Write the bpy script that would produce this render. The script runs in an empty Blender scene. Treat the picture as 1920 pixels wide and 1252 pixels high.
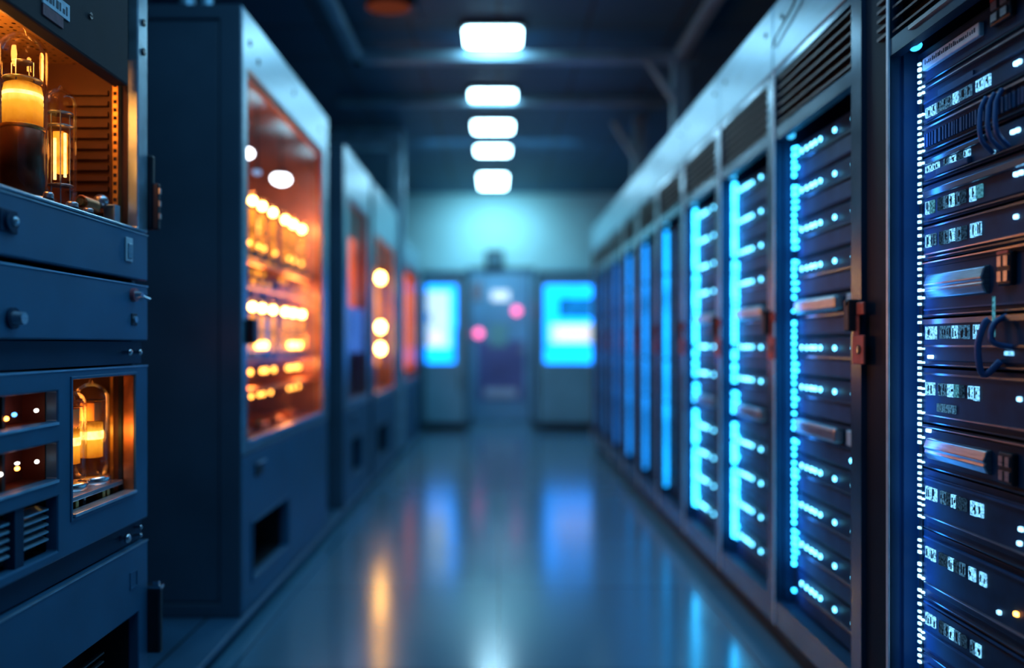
import bpy, bmesh, math, random
from mathutils import Vector, Matrix

random.seed(7)
C = bpy.context.scene.collection
ORG = {}

# ------------------------------------------------------------------ materials
def new_mat(name):
    m = bpy.data.materials.new(name)
    m.use_nodes = True
    nt = m.node_tree
    nt.nodes.clear()
    out = nt.nodes.new('ShaderNodeOutputMaterial')
    return m, nt, out

def paint(name, col, rough=.45, metal=0.0, var=.25, scale=9.0, bump=0.0, spec=.5, aniso=None):
    """painted or bare metal with a little cloudy variation in tone and gloss"""
    m, nt, out = new_mat(name)
    b = nt.nodes.new('ShaderNodeBsdfPrincipled')
    tc = nt.nodes.new('ShaderNodeTexCoord')
    mp = nt.nodes.new('ShaderNodeMapping')
    if aniso: mp.inputs['Scale'].default_value = aniso
    nz = nt.nodes.new('ShaderNodeTexNoise')
    nz.inputs['Scale'].default_value = scale
    nz.inputs['Detail'].default_value = 4
    nt.links.new(tc.outputs['Object'], mp.inputs['Vector'])
    nt.links.new(mp.outputs['Vector'], nz.inputs['Vector'])
    cr = nt.nodes.new('ShaderNodeValToRGB')
    lo = tuple(c * (1 - var) for c in col); hi = tuple(min(1, c * (1 + var)) for c in col)
    cr.color_ramp.elements[0].position = .3
    cr.color_ramp.elements[1].position = .7
    cr.color_ramp.elements[0].color = (*lo, 1)
    cr.color_ramp.elements[1].color = (*hi, 1)
    nt.links.new(nz.outputs['Fac'], cr.inputs['Fac'])
    nt.links.new(cr.outputs['Color'], b.inputs['Base Color'])
    mr = nt.nodes.new('ShaderNodeMapRange')
    mr.inputs['To Min'].default_value = max(.02, rough - .06)
    mr.inputs['To Max'].default_value = min(1, rough + .06)
    nt.links.new(nz.outputs['Fac'], mr.inputs['Value'])
    nt.links.new(mr.outputs['Result'], b.inputs['Roughness'])
    b.inputs['Metallic'].default_value = metal
    b.inputs['Specular IOR Level'].default_value = spec
    if bump:
        bp = nt.nodes.new('ShaderNodeBump')
        bp.inputs['Strength'].default_value = bump
        nt.links.new(nz.outputs['Fac'], bp.inputs['Height'])
        nt.links.new(bp.outputs['Normal'], b.inputs['Normal'])
    nt.links.new(b.outputs['BSDF'], out.inputs['Surface'])
    return m

def emis(name, col, strength, var=0.0, scale=30):
    m, nt, out = new_mat(name)
    e = nt.nodes.new('ShaderNodeEmission')
    e.inputs['Color'].default_value = (*col, 1)
    e.inputs['Strength'].default_value = strength
    if var:
        tc = nt.nodes.new('ShaderNodeTexCoord')
        nz = nt.nodes.new('ShaderNodeTexNoise')
        nz.inputs['Scale'].default_value = scale
        mr = nt.nodes.new('ShaderNodeMapRange')
        mr.inputs['From Min'].default_value = .3
        mr.inputs['From Max'].default_value = .7
        mr.inputs['To Min'].default_value = strength * (1 - var)
        mr.inputs['To Max'].default_value = strength * (1 + var)
        nt.links.new(tc.outputs['Object'], nz.inputs['Vector'])
        nt.links.new(nz.outputs['Fac'], mr.inputs['Value'])
        nt.links.new(mr.outputs['Result'], e.inputs['Strength'])
    nt.links.new(e.outputs['Emission'], out.inputs['Surface'])
    return m

def thin_glass(name, tint=(1, 1, 1), ior=1.45, rough=.02, gain=1.0, base=0.0):
    """thin glass wall: clear with a fresnel reflection"""
    m, nt, out = new_mat(name)
    t = nt.nodes.new('ShaderNodeBsdfTransparent')
    t.inputs['Color'].default_value = (*tint, 1)
    g = nt.nodes.new('ShaderNodeBsdfGlossy')
    g.inputs['Roughness'].default_value = rough
    g.inputs['Color'].default_value = (1, .97, .92, 1)
    f = nt.nodes.new('ShaderNodeLayerWeight')
    f.inputs['Blend'].default_value = .25
    mm = nt.nodes.new('ShaderNodeMath'); mm.operation = 'MULTIPLY_ADD'
    mm.inputs[1].default_value = gain; mm.inputs[2].default_value = base
    mm.use_clamp = True
    nt.links.new(f.outputs['Fresnel'], mm.inputs[0])
    mx = nt.nodes.new('ShaderNodeMixShader')
    nt.links.new(mm.outputs[0], mx.inputs['Fac'])
    nt.links.new(t.outputs[0], mx.inputs[1])
    nt.links.new(g.outputs[0], mx.inputs[2])
    nt.links.new(mx.outputs[0], out.inputs['Surface'])
    return m

M = {}
M['navy'] = paint('navy_paint', (.030, .130, .235), .45, .2, .16, 5)
M['navy_dark'] = paint('dark_navy_paint', (.012, .042, .085), .5, .1, .2, 4, spec=.18)
M['cab_side'] = paint('cabinet_side_paint', (.056, .105, .155), .5, .1, .15, 3)
M['edge'] = paint('worn_metal_edge', (.42, .58, .68), .32, .75, .2, 14)
M['steel'] = paint('brushed_steel', (.27, .43, .53), .33, .85, .16, 6, aniso=(1, 1, 14))
M['stile'] = paint('grey_blue_steel', (.17, .25, .33), .22, .85, .16, 6)
M['black'] = paint('black_plastic', (.012, .015, .02), .45, 0, .3, 12)
M['blackmetal'] = paint('black_metal', (.016, .022, .030), .4, .4, .3, 12)
M['void'] = paint('dark_hole', (.004, .006, .009), .8, 0, .3, 6)
M['server'] = paint('server_grey', (.010, .040, .092), .5, .0, .3, 16, spec=.14)
M['server2'] = paint('server_slate', (.022, .066, .150), .45, .05, .3, 16, spec=.2)
M['chrome'] = paint('chrome', (.62, .62, .64), .22, 1.0, .12, 18)
M['silver'] = paint('satin_silver', (.46, .48, .52), .3, .9, .18, 20, aniso=(1, 1, 12))
M['brownmetal'] = paint('brown_grey_metal', (.026, .019, .022), .65, .1, .25, 10, spec=.25)
M['lining'] = paint('warm_lining', (.075, .024, .012), .55, .2, .3, 8)
M['lining_cab'] = paint('plum_brown_lining', (.20, .105, .11), .45, .3, .3, 8)
M['anode'] = paint('anode_brown', (.13, .055, .035), .3, .5, .3, 14)
M['stripe'] = paint('pale_edge', (.72, .78, .84), .35, .3, .15, 14)
M['lining_dim'] = paint('plum_lining', (.22, .13, .15), .5, .25, .3, 6)
M['brass'] = paint('brass', (.62, .36, .12), .35, .9, .2, 18)
M['copper'] = paint('copper_wire', (.62, .26, .12), .35, .9, .2, 30)
M['redpaint'] = paint('red_orange_paint', (.62, .095, .07), .45, .1, .2, 14)
M['redknob'] = paint('dull_red_plastic', (.40, .10, .12), .4, 0, .2, 14)
M['rust'] = paint('rust_brown_panel', (.11, .022, .014), .5, .1, .3, 8)
M['gasket'] = paint('orange_lit_seal', (.34, .060, .028), .45, .1, .3, 8)  # orange light on the window seal is put into its colour
M['filler'] = paint('filler_black', (.006, .014, .026), .5, 0, .2, 4, spec=.12)
M['label'] = paint('pale_label', (.50, .62, .70), .5, 0, .15, 40)
M['labelink'] = paint('label_ink', (.05, .06, .08), .6, 0, .2, 40)
M['labelred'] = paint('maroon_label', (.16, .05, .07), .5, 0, .3, 60)
M['beam'] = paint('beam_paint', (.22, .40, .52), .5, .3, .2, 4)
M['endcab'] = paint('end_cabinet_paint', (.17, .46, .62), .5, .1, .12, 3)
M['endcab_dark'] = paint('end_cabinet_trim', (.05, .13, .19), .5, .1, .2, 4)
M['doorpaint'] = paint('door_leaf', (.20, .42, .66), .35, .2, .25, 2)
M['doorlow'] = paint('door_lower', (.16, .16, .40), .35, .2, .25, 2)
M['doorsign'] = paint('sage_notice', (.22, .42, .45), .6, 0, .15, 4)
M['kick'] = paint('kick_plate', (.55, .60, .78), .4, .2, .1, 6)
M['cable'] = paint('blue_cable', (.03, .10, .28), .4, 0, .2, 20)
M['cableblack'] = paint('black_cable', (.01, .012, .016), .5, 0, .2, 20)
M['plinth'] = paint('black_plinth', (.010, .014, .020), .55, 0, .3, 5)
M['platform'] = paint('slate_platform', (.05, .15, .25), .42, .2, .25, 4)
M['grille'] = paint('grille_bar', (.16, .13, .13), .4, .6, .2, 10)
M['conduit'] = paint('teal_conduit', (.34, .62, .78), .4, .4, .2, 8)

M['led_near'] = emis('white_cyan_light', (.28, .66, 1.0), 5, .6, 60)
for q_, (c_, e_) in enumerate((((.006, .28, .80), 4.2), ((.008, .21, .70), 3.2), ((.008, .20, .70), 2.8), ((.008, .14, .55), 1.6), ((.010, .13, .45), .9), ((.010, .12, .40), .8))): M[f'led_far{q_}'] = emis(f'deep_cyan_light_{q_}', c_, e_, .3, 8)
M['led'] = emis('cyan_light', (.020, .36, .78), 15, .35, 14)
M['led_dot'] = emis('cyan_dot', (.09, .45, .72), 11, .45, 40)
M['seg_hi'] = emis('bright_segment', (.20, .60, 1.0), 1.3, .8, 160)
M['seg_mid'] = emis('mid_segment', (.10, .32, .58), .42, .9, 160)
M['seg_lo'] = emis('dim_segment', (.06, .17, .32), .2, .9, 160)
M['seg_green'] = emis('teal_segment', (.10, .45, .62), .5, .8, 160)
M['blue_glow'] = emis('blue_lamp', (.03, .35, .7), 3)
M['amber_small'] = emis('amber_lamp', (1, .32, .05), 14)
M['white_small'] = emis('white_glow', (.9, .85, .8), 5)
M['blue_small'] = emis('blue_spark', (.1, .4, 1), 5)
def hot_plate(name, stops, strength):
    m, nt, out = new_mat(name)
    e = nt.nodes.new('ShaderNodeEmission'); tc = nt.nodes.new('ShaderNodeTexCoord'); sp = nt.nodes.new('ShaderNodeSeparateXYZ')
    nz = nt.nodes.new('ShaderNodeTexNoise'); nz.inputs['Scale'].default_value = 5
    ad = nt.nodes.new('ShaderNodeMath'); ad.operation = 'MULTIPLY_ADD'; ad.inputs[1].default_value = .16
    sb = nt.nodes.new('ShaderNodeMath'); sb.operation = 'SUBTRACT'; sb.inputs[1].default_value = .08
    cr = nt.nodes.new('ShaderNodeValToRGB')
    els = cr.color_ramp.elements
    while len(els) < len(stops): els.new(.5)
    for el, (p, c) in zip(els, stops): el.position = p; el.color = (*c, 1)
    nt.links.new(tc.outputs['Generated'], sp.inputs[0]); nt.links.new(tc.outputs['Generated'], nz.inputs['Vector'])
    nt.links.new(nz.outputs['Fac'], ad.inputs[0]); nt.links.new(sp.outputs['Z'], sb.inputs[0]); nt.links.new(sb.outputs[0], ad.inputs[2])
    nt.links.new(ad.outputs[0], cr.inputs['Fac']); nt.links.new(cr.outputs['Color'], e.inputs['Color'])
    e.inputs['Strength'].default_value = strength
    nt.links.new(e.outputs[0], out.inputs['Surface'])
    return m
M['fil'] = hot_plate('glowing_plate', [(0.0, (.30, .075, .004)), (.22, (.48, .17, .010)), (.50, (.70, .30, .022)), (.66, (1.0, .56, .10)), (.78, (.75, .33, .03)), (.92, (.42, .13, .008)), (1.0, (.22, .06, .004))], 1.9)
M['fil_hot'] = emis('hot_band', (1.0, .60, .16), 3.2, .4, 60)
M['fil_amber'] = emis('amber_plate', (1.0, .27, .02), 1.5, .6, 30)
M['bulbtop'] = emis('bulb_hot', (1.0, .50, .10), 62.0)
M['bulbtop2'] = emis('bulb_amber', (1.0, .42, .06), 22.0)
M['bulbbody'] = emis('bulb_body', (1.0, .33, .03), 1.5, .8, 12)
M['dot_amber'] = emis('amber_dot', (1.0, .36, .05), 9.0)
M['white_glow'] = emis('white_reflection', (.95, .97, 1.0), 9.0)
M['pale_reflection'] = emis('pale_blue_reflection', (.35, .55, .9), .9)
M['plate_white'] = paint('bright_plate', (.80, .88, .92), .4, .0, .12, 40)
M['ceil'] = emis('ceiling_diffuser', (.42, .80, 1.0), 22.0)
M['scr_cyan'] = emis('screen_cyan', (.003, .235, 1.0), 5.2, .1, 3)
M['scr_white'] = emis('screen_white', (.62, .92, 1.0), 1.15, .1, 3)
M['scr_pink'] = emis('screen_pink', (1.0, .72, .85), 1.35)
M['scr_blue'] = emis('screen_blue', (.008, .25, .78), .95, .4, 6)
M['pink'] = emis('pink_lamp', (1.0, .16, .42), 3.2)
M['doorwhite'] = emis('door_light', (.55, .78, 1.0), 1.6)
M['doorpale'] = emis('door_pale', (.22, .38, .62), .45)
M['amber_col'] = emis('amber_column', (1.0, .30, .02), 1.5, .3, 6)
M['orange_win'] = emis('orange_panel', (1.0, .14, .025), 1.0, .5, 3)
M['bluescreen'] = emis('blue_screen', (.05, .17, .60), .9, .2, 5)
M['ceiling_glow'] = emis('amber_ceiling_glow', (1.0, .20, .09), .10)
M['glass'] = thin_glass('tube_glass', (1, .95, .88), gain=.42, base=.015, rough=.06)
M['pane'] = thin_glass('window_pane', (.97, .97, 1), gain=.05, base=.0, rough=.12)

# ------------------------------------------------------------------ mesh builder
class MB:
    def __init__(s):
        s.v = []; s.f = []; s.m = []; s.s = []
    def add(s, vs, fs, mat=0, smooth=False):
        o = len(s.v)
        s.v += [tuple(p) for p in vs]
        for f in fs:
            s.f.append(tuple(o + i for i in f)); s.m.append(mat); s.s.append(smooth)
        return s
    def box(s, x0, x1, y0, y1, z0, z1, mat=0):
        if x0 > x1: x0, x1 = x1, x0
        if y0 > y1: y0, y1 = y1, y0
        if z0 > z1: z0, z1 = z1, z0
        vs = [(x0, y0, z0), (x1, y0, z0), (x1, y1, z0), (x0, y1, z0), (x0, y0, z1), (x1, y0, z1), (x1, y1, z1), (x0, y1, z1)]
        return s.add(vs, [(0, 3, 2, 1), (4, 5, 6, 7), (0, 1, 5, 4), (1, 2, 6, 5), (2, 3, 7, 6), (3, 0, 4, 7)], mat)
    def cyl(s, p0, p1, r0, r1=None, n=16, mat=0, smooth=True, caps=True):
        r1 = r0 if r1 is None else r1
        p0 = Vector(p0); p1 = Vector(p1)
        d = (p1 - p0).normalized()
        a = d.orthogonal().normalized(); b = d.cross(a)
        vs = []
        for p, r in ((p0, r0), (p1, r1)):
            for i in range(n):
                t = 2 * math.pi * i / n
                vs.append(p + (a * math.cos(t) + b * math.sin(t)) * r)
        s.add(vs, [(i, (i + 1) % n, n + (i + 1) % n, n + i) for i in range(n)], mat, smooth)
        if caps:
            s.add(vs, [tuple(range(n - 1, -1, -1)), tuple(range(n, 2 * n))], mat, False)
        return s
    def lathe(s, c, prof, n=24, mat=0, smooth=True):
        cx, cy, cz = c
        vs = []
        for r, z in prof:
            for i in range(n):
                t = 2 * math.pi * i / n
                vs.append((cx + r * math.cos(t), cy + r * math.sin(t), cz + z))
        fs = []
        for k in range(len(prof) - 1):
            for i in range(n):
                fs.append((k * n + i, k * n + (i + 1) % n, (k + 1) * n + (i + 1) % n, (k + 1) * n + i))
        return s.add(vs, fs, mat, smooth)
    def ball(s, c, r, n=16, mat=0):
        rx, ry, rz = r if isinstance(r, tuple) else (r, r, r)
        k = max(6, n // 2)
        vs = [(c[0], c[1], c[2] - rz)]
        for j in range(1, k):
            ph = math.pi * j / k
            for i in range(n):
                t = 2 * math.pi * i / n
                vs.append((c[0] + rx * math.sin(ph) * math.cos(t), c[1] + ry * math.sin(ph) * math.sin(t), c[2] - rz * math.cos(ph)))
        vs.append((c[0], c[1], c[2] + rz))
        fs = [(0, 1 + (i + 1) % n, 1 + i) for i in range(n)]
        for j in range(k - 2):
            for i in range(n):
                fs.append((1 + j * n + i, 1 + j * n + (i + 1) % n, 1 + (j + 1) * n + (i + 1) % n, 1 + (j + 1) * n + i))
        l = len(vs) - 1
        fs += [(l, 1 + (k - 2) * n + i, 1 + (k - 2) * n + (i + 1) % n) for i in range(n)]
        return s.add(vs, fs, mat, True)
    def path(s, pts, r, n=8, mat=0):
        pts = [Vector(p) for p in pts]
        if len(pts) < 10:
            q = [pts[0]] + pts + [pts[-1]]; out = []
            for i in range(1, len(q) - 2):
                for k in range(6):
                    u = k / 6; a, b, c, d = q[i - 1], q[i], q[i + 1], q[i + 2]
                    out.append(.5 * ((2 * b) + (c - a) * u + (2 * a - 5 * b + 4 * c - d) * u * u + (3 * b - a - 3 * c + d) * u ** 3))
            pts = out + [pts[-1]]
        rings = []
        up = None
        for i, p in enumerate(pts):
            d = (pts[min(i + 1, len(pts) - 1)] - pts[max(i - 1, 0)]).normalized()
            if up is None: up = d.orthogonal().normalized()
            a = (up - d * up.dot(d)).normalized(); up = a
            b = d.cross(a)
            rings.append([p + (a * math.cos(2 * math.pi * k / n) + b * math.sin(2 * math.pi * k / n)) * r for k in range(n)])
        vs = [q for ring in rings for q in ring]
        fs = []
        for i in range(len(rings) - 1):
            for k in range(n):
                fs.append((i * n + k, i * n + (k + 1) % n, (i + 1) * n + (k + 1) % n, (i + 1) * n + k))
        fs += [tuple(range(n - 1, -1, -1)), tuple((len(rings) - 1) * n + k for k in range(n))]
        return s.add(vs, fs, mat, True)
    def holes(s, t0, t1, outer, hs, mat=0, axis='x', imat=None):
        """a sheet of thickness t0..t1 along axis with rectangular holes; outer/holes = (u0,u1,z0,z1), u is y (axis x) or x (axis y)"""
        us = sorted({outer[0], outer[1], *[h[0] for h in hs], *[h[1] for h in hs]})
        zs = sorted({outer[2], outer[3], *[h[2] for h in hs], *[h[3] for h in hs]})
        nu, nz = len(us) - 1, len(zs) - 1
        def full(i, j):
            if not (0 <= i < nu and 0 <= j < nz): return False
            u = (us[i] + us[i + 1]) / 2; z = (zs[j] + zs[j + 1]) / 2
            if not (outer[0] < u < outer[1] and outer[2] < z < outer[3]): return False
            return not any(h[0] < u < h[1] and h[2] < z < h[3] for h in hs)
        idx = {}; vs = []; fs = []; es = []
        def V(i, j, k):
            if (i, j, k) not in idx:
                idx[(i, j, k)] = len(vs)
                t = t1 if k else t0
                vs.append((t, us[i], zs[j]) if axis == 'x' else (us[i], t, zs[j]))
            return idx[(i, j, k)]
        for i in range(nu):
            for j in range(nz):
                if not full(i, j): continue
                fs.append((V(i, j, 1), V(i + 1, j, 1), V(i + 1, j + 1, 1), V(i, j + 1, 1)))
                fs.append((V(i, j, 0), V(i, j + 1, 0), V(i + 1, j + 1, 0), V(i + 1, j, 0)))
                if not full(i - 1, j): es.append((V(i, j, 0), V(i, j, 1), V(i, j + 1, 1), V(i, j + 1, 0)))
                if not full(i + 1, j): es.append((V(i + 1, j, 0), V(i + 1, j + 1, 0), V(i + 1, j + 1, 1), V(i + 1, j, 1)))
                if not full(i, j - 1): es.append((V(i, j, 0), V(i + 1, j, 0), V(i + 1, j, 1), V(i, j, 1)))
                if not full(i, j + 1): es.append((V(i, j + 1, 0), V(i, j + 1, 1), V(i + 1, j + 1, 1), V(i + 1, j + 1, 0)))
        o = len(s.v)
        s.add(vs, fs, mat)
        for f in es:
            s.f.append(tuple(o + q for q in f)); s.m.append(mat if imat is None else imat); s.s.append(False)
        return s
    def build(s, name, mats, parent=None, bevel=0.0, org=None):
        if isinstance(mats, str): mats = [mats]
        if parent is not None: org = ORG[parent.name]
        org = Vector(org) if org is not None else Vector((0, 0, 0))
        me = bpy.data.meshes.new(name)
        me.from_pydata([Vector(p) - org for p in s.v], [], s.f)
        for mm in mats: me.materials.append(M[mm])
        me.polygons.foreach_set('material_index', s.m)
        me.polygons.foreach_set('use_smooth', s.s)
        bm = bmesh.new(); bm.from_mesh(me)
        bmesh.ops.recalc_face_normals(bm, faces=bm.faces)
        bm.to_mesh(me); bm.free()
        me.update()
        o = bpy.data.objects.new(name, me)
        C.objects.link(o)
        if parent is not None: o.parent = parent
        else: o.location = org
        ORG[o.name] = org
        if bevel:
            b = o.modifiers.new('edge', 'BEVEL')
            b.width = bevel; b.segments = 2; b.limit_method = 'ANGLE'; b.angle_limit = math.radians(40)
        return o

def tag(o, label=None, cat=None, group=None, kind=None):
    if label: o['label'] = label
    if cat: o['category'] = cat
    if group: o['group'] = group
    if kind: o['kind'] = kind
    return o

def thing(name, label, cat, loc, group=None):
    o = bpy.data.objects.new(name, None)
    C.objects.link(o)
    o.location = loc
    o.empty_display_size = .05
    ORG[o.name] = Vector(loc)
    return tag(o, label, cat, group)

def copy_tree(o, shift=(0, 0, 0), parent=None, label=None, group=None):
    c = o.copy(); C.objects.link(c)
    c.parent = parent
    if parent is None:
        c.location = Vector(o.location) + Vector(shift)
        ORG[c.name] = Vector(c.location)
        if label: c['label'] = label
        if group: c['group'] = group
    for ch in list(o.children): copy_tree(ch, parent=c)
    return c

ORD = ['zeroth', 'first', 'second', 'third', 'fourth', 'fifth', 'sixth', 'seventh', 'eighth', 'ninth', 'tenth', 'eleventh', 'twelfth', 'thirteenth',
       'fourteenth', 'fifteenth', 'sixteenth', 'seventeenth', 'eighteenth', 'nineteenth', 'twentieth']

def area(name, loc, rot, sx, sy, energy, col, spread=180):
    l = bpy.data.lights.new(name, 'AREA'); l.shape = 'RECTANGLE'; l.size = sx; l.size_y = sy; l.energy = energy; l.color = col
    l.spread = math.radians(spread)
    o = bpy.data.objects.new(name, l); C.objects.link(o); o.location = loc; o.rotation_euler = rot
    return o
def point(name, loc, energy, col, r=.03):
    l = bpy.data.lights.new(name, 'POINT'); l.energy = energy; l.color = col; l.shadow_soft_size = r
    o = bpy.data.objects.new(name, l); C.objects.link(o); o.location = loc
    return o

# ------------------------------------------------------------------ the room
XL, XR, YB, ZC = -2.3, 2.5, 11.4, 3.26
def floor_mat():
    m, nt, out = new_mat('polished_floor')
    b = nt.nodes.new('ShaderNodeBsdfPrincipled')
    tc = nt.nodes.new('ShaderNodeTexCoord')
    br = nt.nodes.new('ShaderNodeTexBrick')
    br.offset = 0.0
    br.inputs['Scale'].default_value = 1.0
    br.inputs['Brick Width'].default_value = .9
    br.inputs['Row Height'].default_value = .9
    br.inputs['Mortar Size'].default_value = .004
    br.inputs['Mortar Smooth'].default_value = .3
    br.inputs['Color1'].default_value = (.075, .205, .30, 1)
    br.inputs['Color2'].default_value = (.082, .22, .315, 1)
    br.inputs['Mortar'].default_value = (.04, .085, .12, 1)
    nt.links.new(tc.outputs['Object'], br.inputs['Vector'])
    nz = nt.nodes.new('ShaderNodeTexNoise'); nz.inputs['Scale'].default_value = 2.2; nz.inputs['Detail'].default_value = 5
    nt.links.new(tc.outputs['Object'], nz.inputs['Vector'])
    mr = nt.nodes.new('ShaderNodeMapRange')
    mr.inputs['To Min'].default_value = .13; mr.inputs['To Max'].default_value = .21
    nt.links.new(nz.outputs['Fac'], mr.inputs['Value'])
    nt.links.new(mr.outputs['Result'], b.inputs['Roughness'])
    nt.links.new(br.outputs['Color'], b.inputs['Base Color'])
    b.inputs['Specular IOR Level'].default_value = .75
    b.inputs['IOR'].default_value = 1.55
    nt.links.new(b.outputs['BSDF'], out.inputs['Surface'])
    return m
def ceiling_mat():
    m, nt, out = new_mat('dark_ceiling_panels')
    b = nt.nodes.new('ShaderNodeBsdfPrincipled')
    tc = nt.nodes.new('ShaderNodeTexCoord')
    br = nt.nodes.new('ShaderNodeTexBrick')
    br.offset = 0.0
    br.inputs['Scale'].default_value = 1.0
    br.inputs['Brick Width'].default_value = .6
    br.inputs['Row Height'].default_value = .6
    br.inputs['Mortar Size'].default_value = .015
    br.inputs['Color1'].default_value = (.030, .105, .19, 1)
    br.inputs['Color2'].default_value = (.026, .092, .17, 1)
    br.inputs['Mortar'].default_value = (.03, .05, .075, 1)
    nt.links.new(tc.outputs['Object'], br.inputs['Vector'])
    nt.links.new(br.outputs['Color'], b.inputs['Base Color'])
    b.inputs['Roughness'].default_value = .6
    nt.links.new(b.outputs['BSDF'], out.inputs['Surface'])
    return m
M['floor'] = floor_mat()
M['ceiling'] = ceiling_mat()
M['wall_back'] = paint('teal_wall_paint', (.36, .62, .68), .6, 0, .06, 2)
M['wall'] = paint('dark_wall_paint', (.05, .09, .13), .65, 0, .15, 2)

Y0R = -1.6
tag(MB().box(XL - .1, XR + .1, Y0R, YB + .1, -.1, 0).build('floor', 'floor'), 'smooth grey blue reflective floor of the aisle', kind='structure')
tag(MB().box(XL - .1, XR + .1, Y0R, YB + .1, ZC, ZC + .1).build('ceiling', 'ceiling'), 'dark blue panelled ceiling over the aisle', kind='structure')
tag(MB().box(XL - .1, XR + .1, YB, YB + .1, 0, ZC).build('wall_back', 'wall_back'), 'pale teal end wall above the door', kind='structure')
tag(MB().box(XL - .1, XL, Y0R, YB, 0, ZC).build('wall_left', 'wall'), 'dark wall behind the amber cabinets', kind='structure')
tag(MB().box(XR, XR + .1, Y0R, YB, 0, ZC).build('wall_right', 'wall'), 'dark wall behind the server racks', kind='structure')

# plinths under both rows
pl = MB(); pl.box(-2.2, -1.0, 1.0, 9.85, 0, .032)
tag(pl.build('baseboard_left', 'plinth', bevel=.004), 'black recessed plinth under the amber cabinet row', kind='structure')
pf = MB(); pf.box(-2.2, -.968, 1.0, 9.85, .032, .056)
o = pf.build('trim_1', 'platform', bevel=.004); tag(o, 'slate blue platform slab under the amber cabinet row', kind='structure')
g = MB(); g.box(-1.115, -1.107, 1.0, 3.03, .0558, .0572); g.build('groove', 'void', o)
pr = MB(); pr.box(1.035, 2.1, 1.0, 8.49, 0, .062)
tag(pr.build('baseboard_right', 'plinth', bevel=.004), 'black recessed plinth under the server rack row', kind='structure')

# roof steel: cross beam, two long beams, braces and posts
def bar(x0, x1, y0, y1, z0, z1, label, mat='beam'):
    return tag(MB().box(x0, x1, y0, y1, z0, z1).build('ceiling_beam', mat, bevel=.006), label, kind='structure')
bar(-1.04, 1.40, 5.60, 5.70, 3.10, 3.17, 'blue grey cross beam under the ceiling')
bar(-1.04, -.97, 2.0, 5.70, 3.10, 3.17, 'long ceiling beam above the amber cabinets')
bar(1.24, 1.31, 2.0, 5.70, 3.10, 3.17, 'long ceiling beam above the server racks')
bar(-1.4, 1.45, 6.9, 6.96, 3.18, 3.24, 'thin cross beam between the first two lights')
pm = MB()
pm.cyl((1.06, 5.65, 3.12), (1.27, 5.65, 2.80), .026, n=8)
pm.box(1.235, 1.34, 5.6, 5.7, 2.40, 3.10)
pm.box(1.20, 1.375, 5.56, 5.74, 2.385, 2.40)
tag(pm.build('ceiling_post', 'beam', org=(1.29, 5.65, 2.385)), 'grey post with slanted brace rising from the server racks to the cross beam', kind='structure')
pm = MB()
pm.cyl((1.10, 7.6, 3.22), (1.33, 7.6, 2.85), .03, n=8)
pm.box(1.29, 1.40, 7.55, 7.65, 2.40, ZC)
tag(pm.build('ceiling_post', 'beam', org=(1.34, 7.6, 2.385)), 'farther dim post with brace behind the server racks', kind='structure')

# tall steel frame standing behind the amber cabinets
fr = thing('steel_frame', 'tall pale blue steel portal frame rising behind the amber cabinets', 'frame', (-1.4, 8.0, .056))
MB().box(-1.06, -.94, 7.84, 7.94, .056, 3.06).build('post', 'conduit', fr, .006)
MB().box(-1.98, -1.86, 7.84, 7.94, .056, 3.06).build('post', 'conduit', fr, .006)
MB().box(-1.98, -.94, 7.835, 7.945, 3.04, 3.22).build('beam', 'conduit', fr, .006)

# ------------------------------------------------------------------ ceiling lights
def rrect(mb, cx, cy, z, w, l, r, t, mat=0, n=5):
    pts = []
    for sx, sy, a0 in ((1, 1, 0), (-1, 1, 90), (-1, -1, 180), (1, -1, 270)):
        for k in range(n + 1):
            a = math.radians(a0 + 90 * k / n)
            pts.append((cx + sx * (w / 2 - r) + r * math.cos(a), cy + sy * (l / 2 - r) + r * math.sin(a)))
    N = len(pts)
    vs = [(x, y, z) for x, y in pts] + [(x, y, z + t) for x, y in pts]
    mb.add(vs, [tuple(range(N - 1, -1, -1)), tuple(range(N, 2 * N))] + [(i, (i + 1) % N, N + (i + 1) % N, N + i) for i in range(N)], mat)
LY = [(5.50, .39, .34), (6.84, .385, .37), (7.78, .38, .38), (8.73, .365, .36), (10.16, .35, .38), (10.62, .345, .38)]
for i, (y, w, l) in enumerate(LY):
    k = len(LY) - i
    t = thing('ceiling_light', f'glowing white rounded ceiling light panel, {ORD[k]} in line from the end wall', 'light', (-.0072 * y, y, ZC), 'white ceiling light panels in a line')
    mb = MB(); rrect(mb, -.0072 * y, y, ZC - .035, w + .05, l + .05, .06, .035); mb.build('housing', 'blackmetal', t)
    mb = MB(); rrect(mb, -.0072 * y, y, ZC - .045, w, l, .05, .012); mb.build('diffuser', 'ceil', t)
bc = thing('ceiling_glow', 'dim amber patch imitating orange light on the dark ceiling above the amber cabinets', 'lamp', (-.66, 5.05, ZC))  # box and glowing lens added to imitate orange light falling on the ceiling
mb = MB(); mb.box(-.82, -.52, 4.94, 5.14, ZC - .05, ZC); mb.build('housing', 'blackmetal', bc)
mb = MB(); mb.ball((-.69, 4.98, ZC - .05), (.14, .10, .02)); mb.build('lens', 'ceiling_glow', bc)

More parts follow.
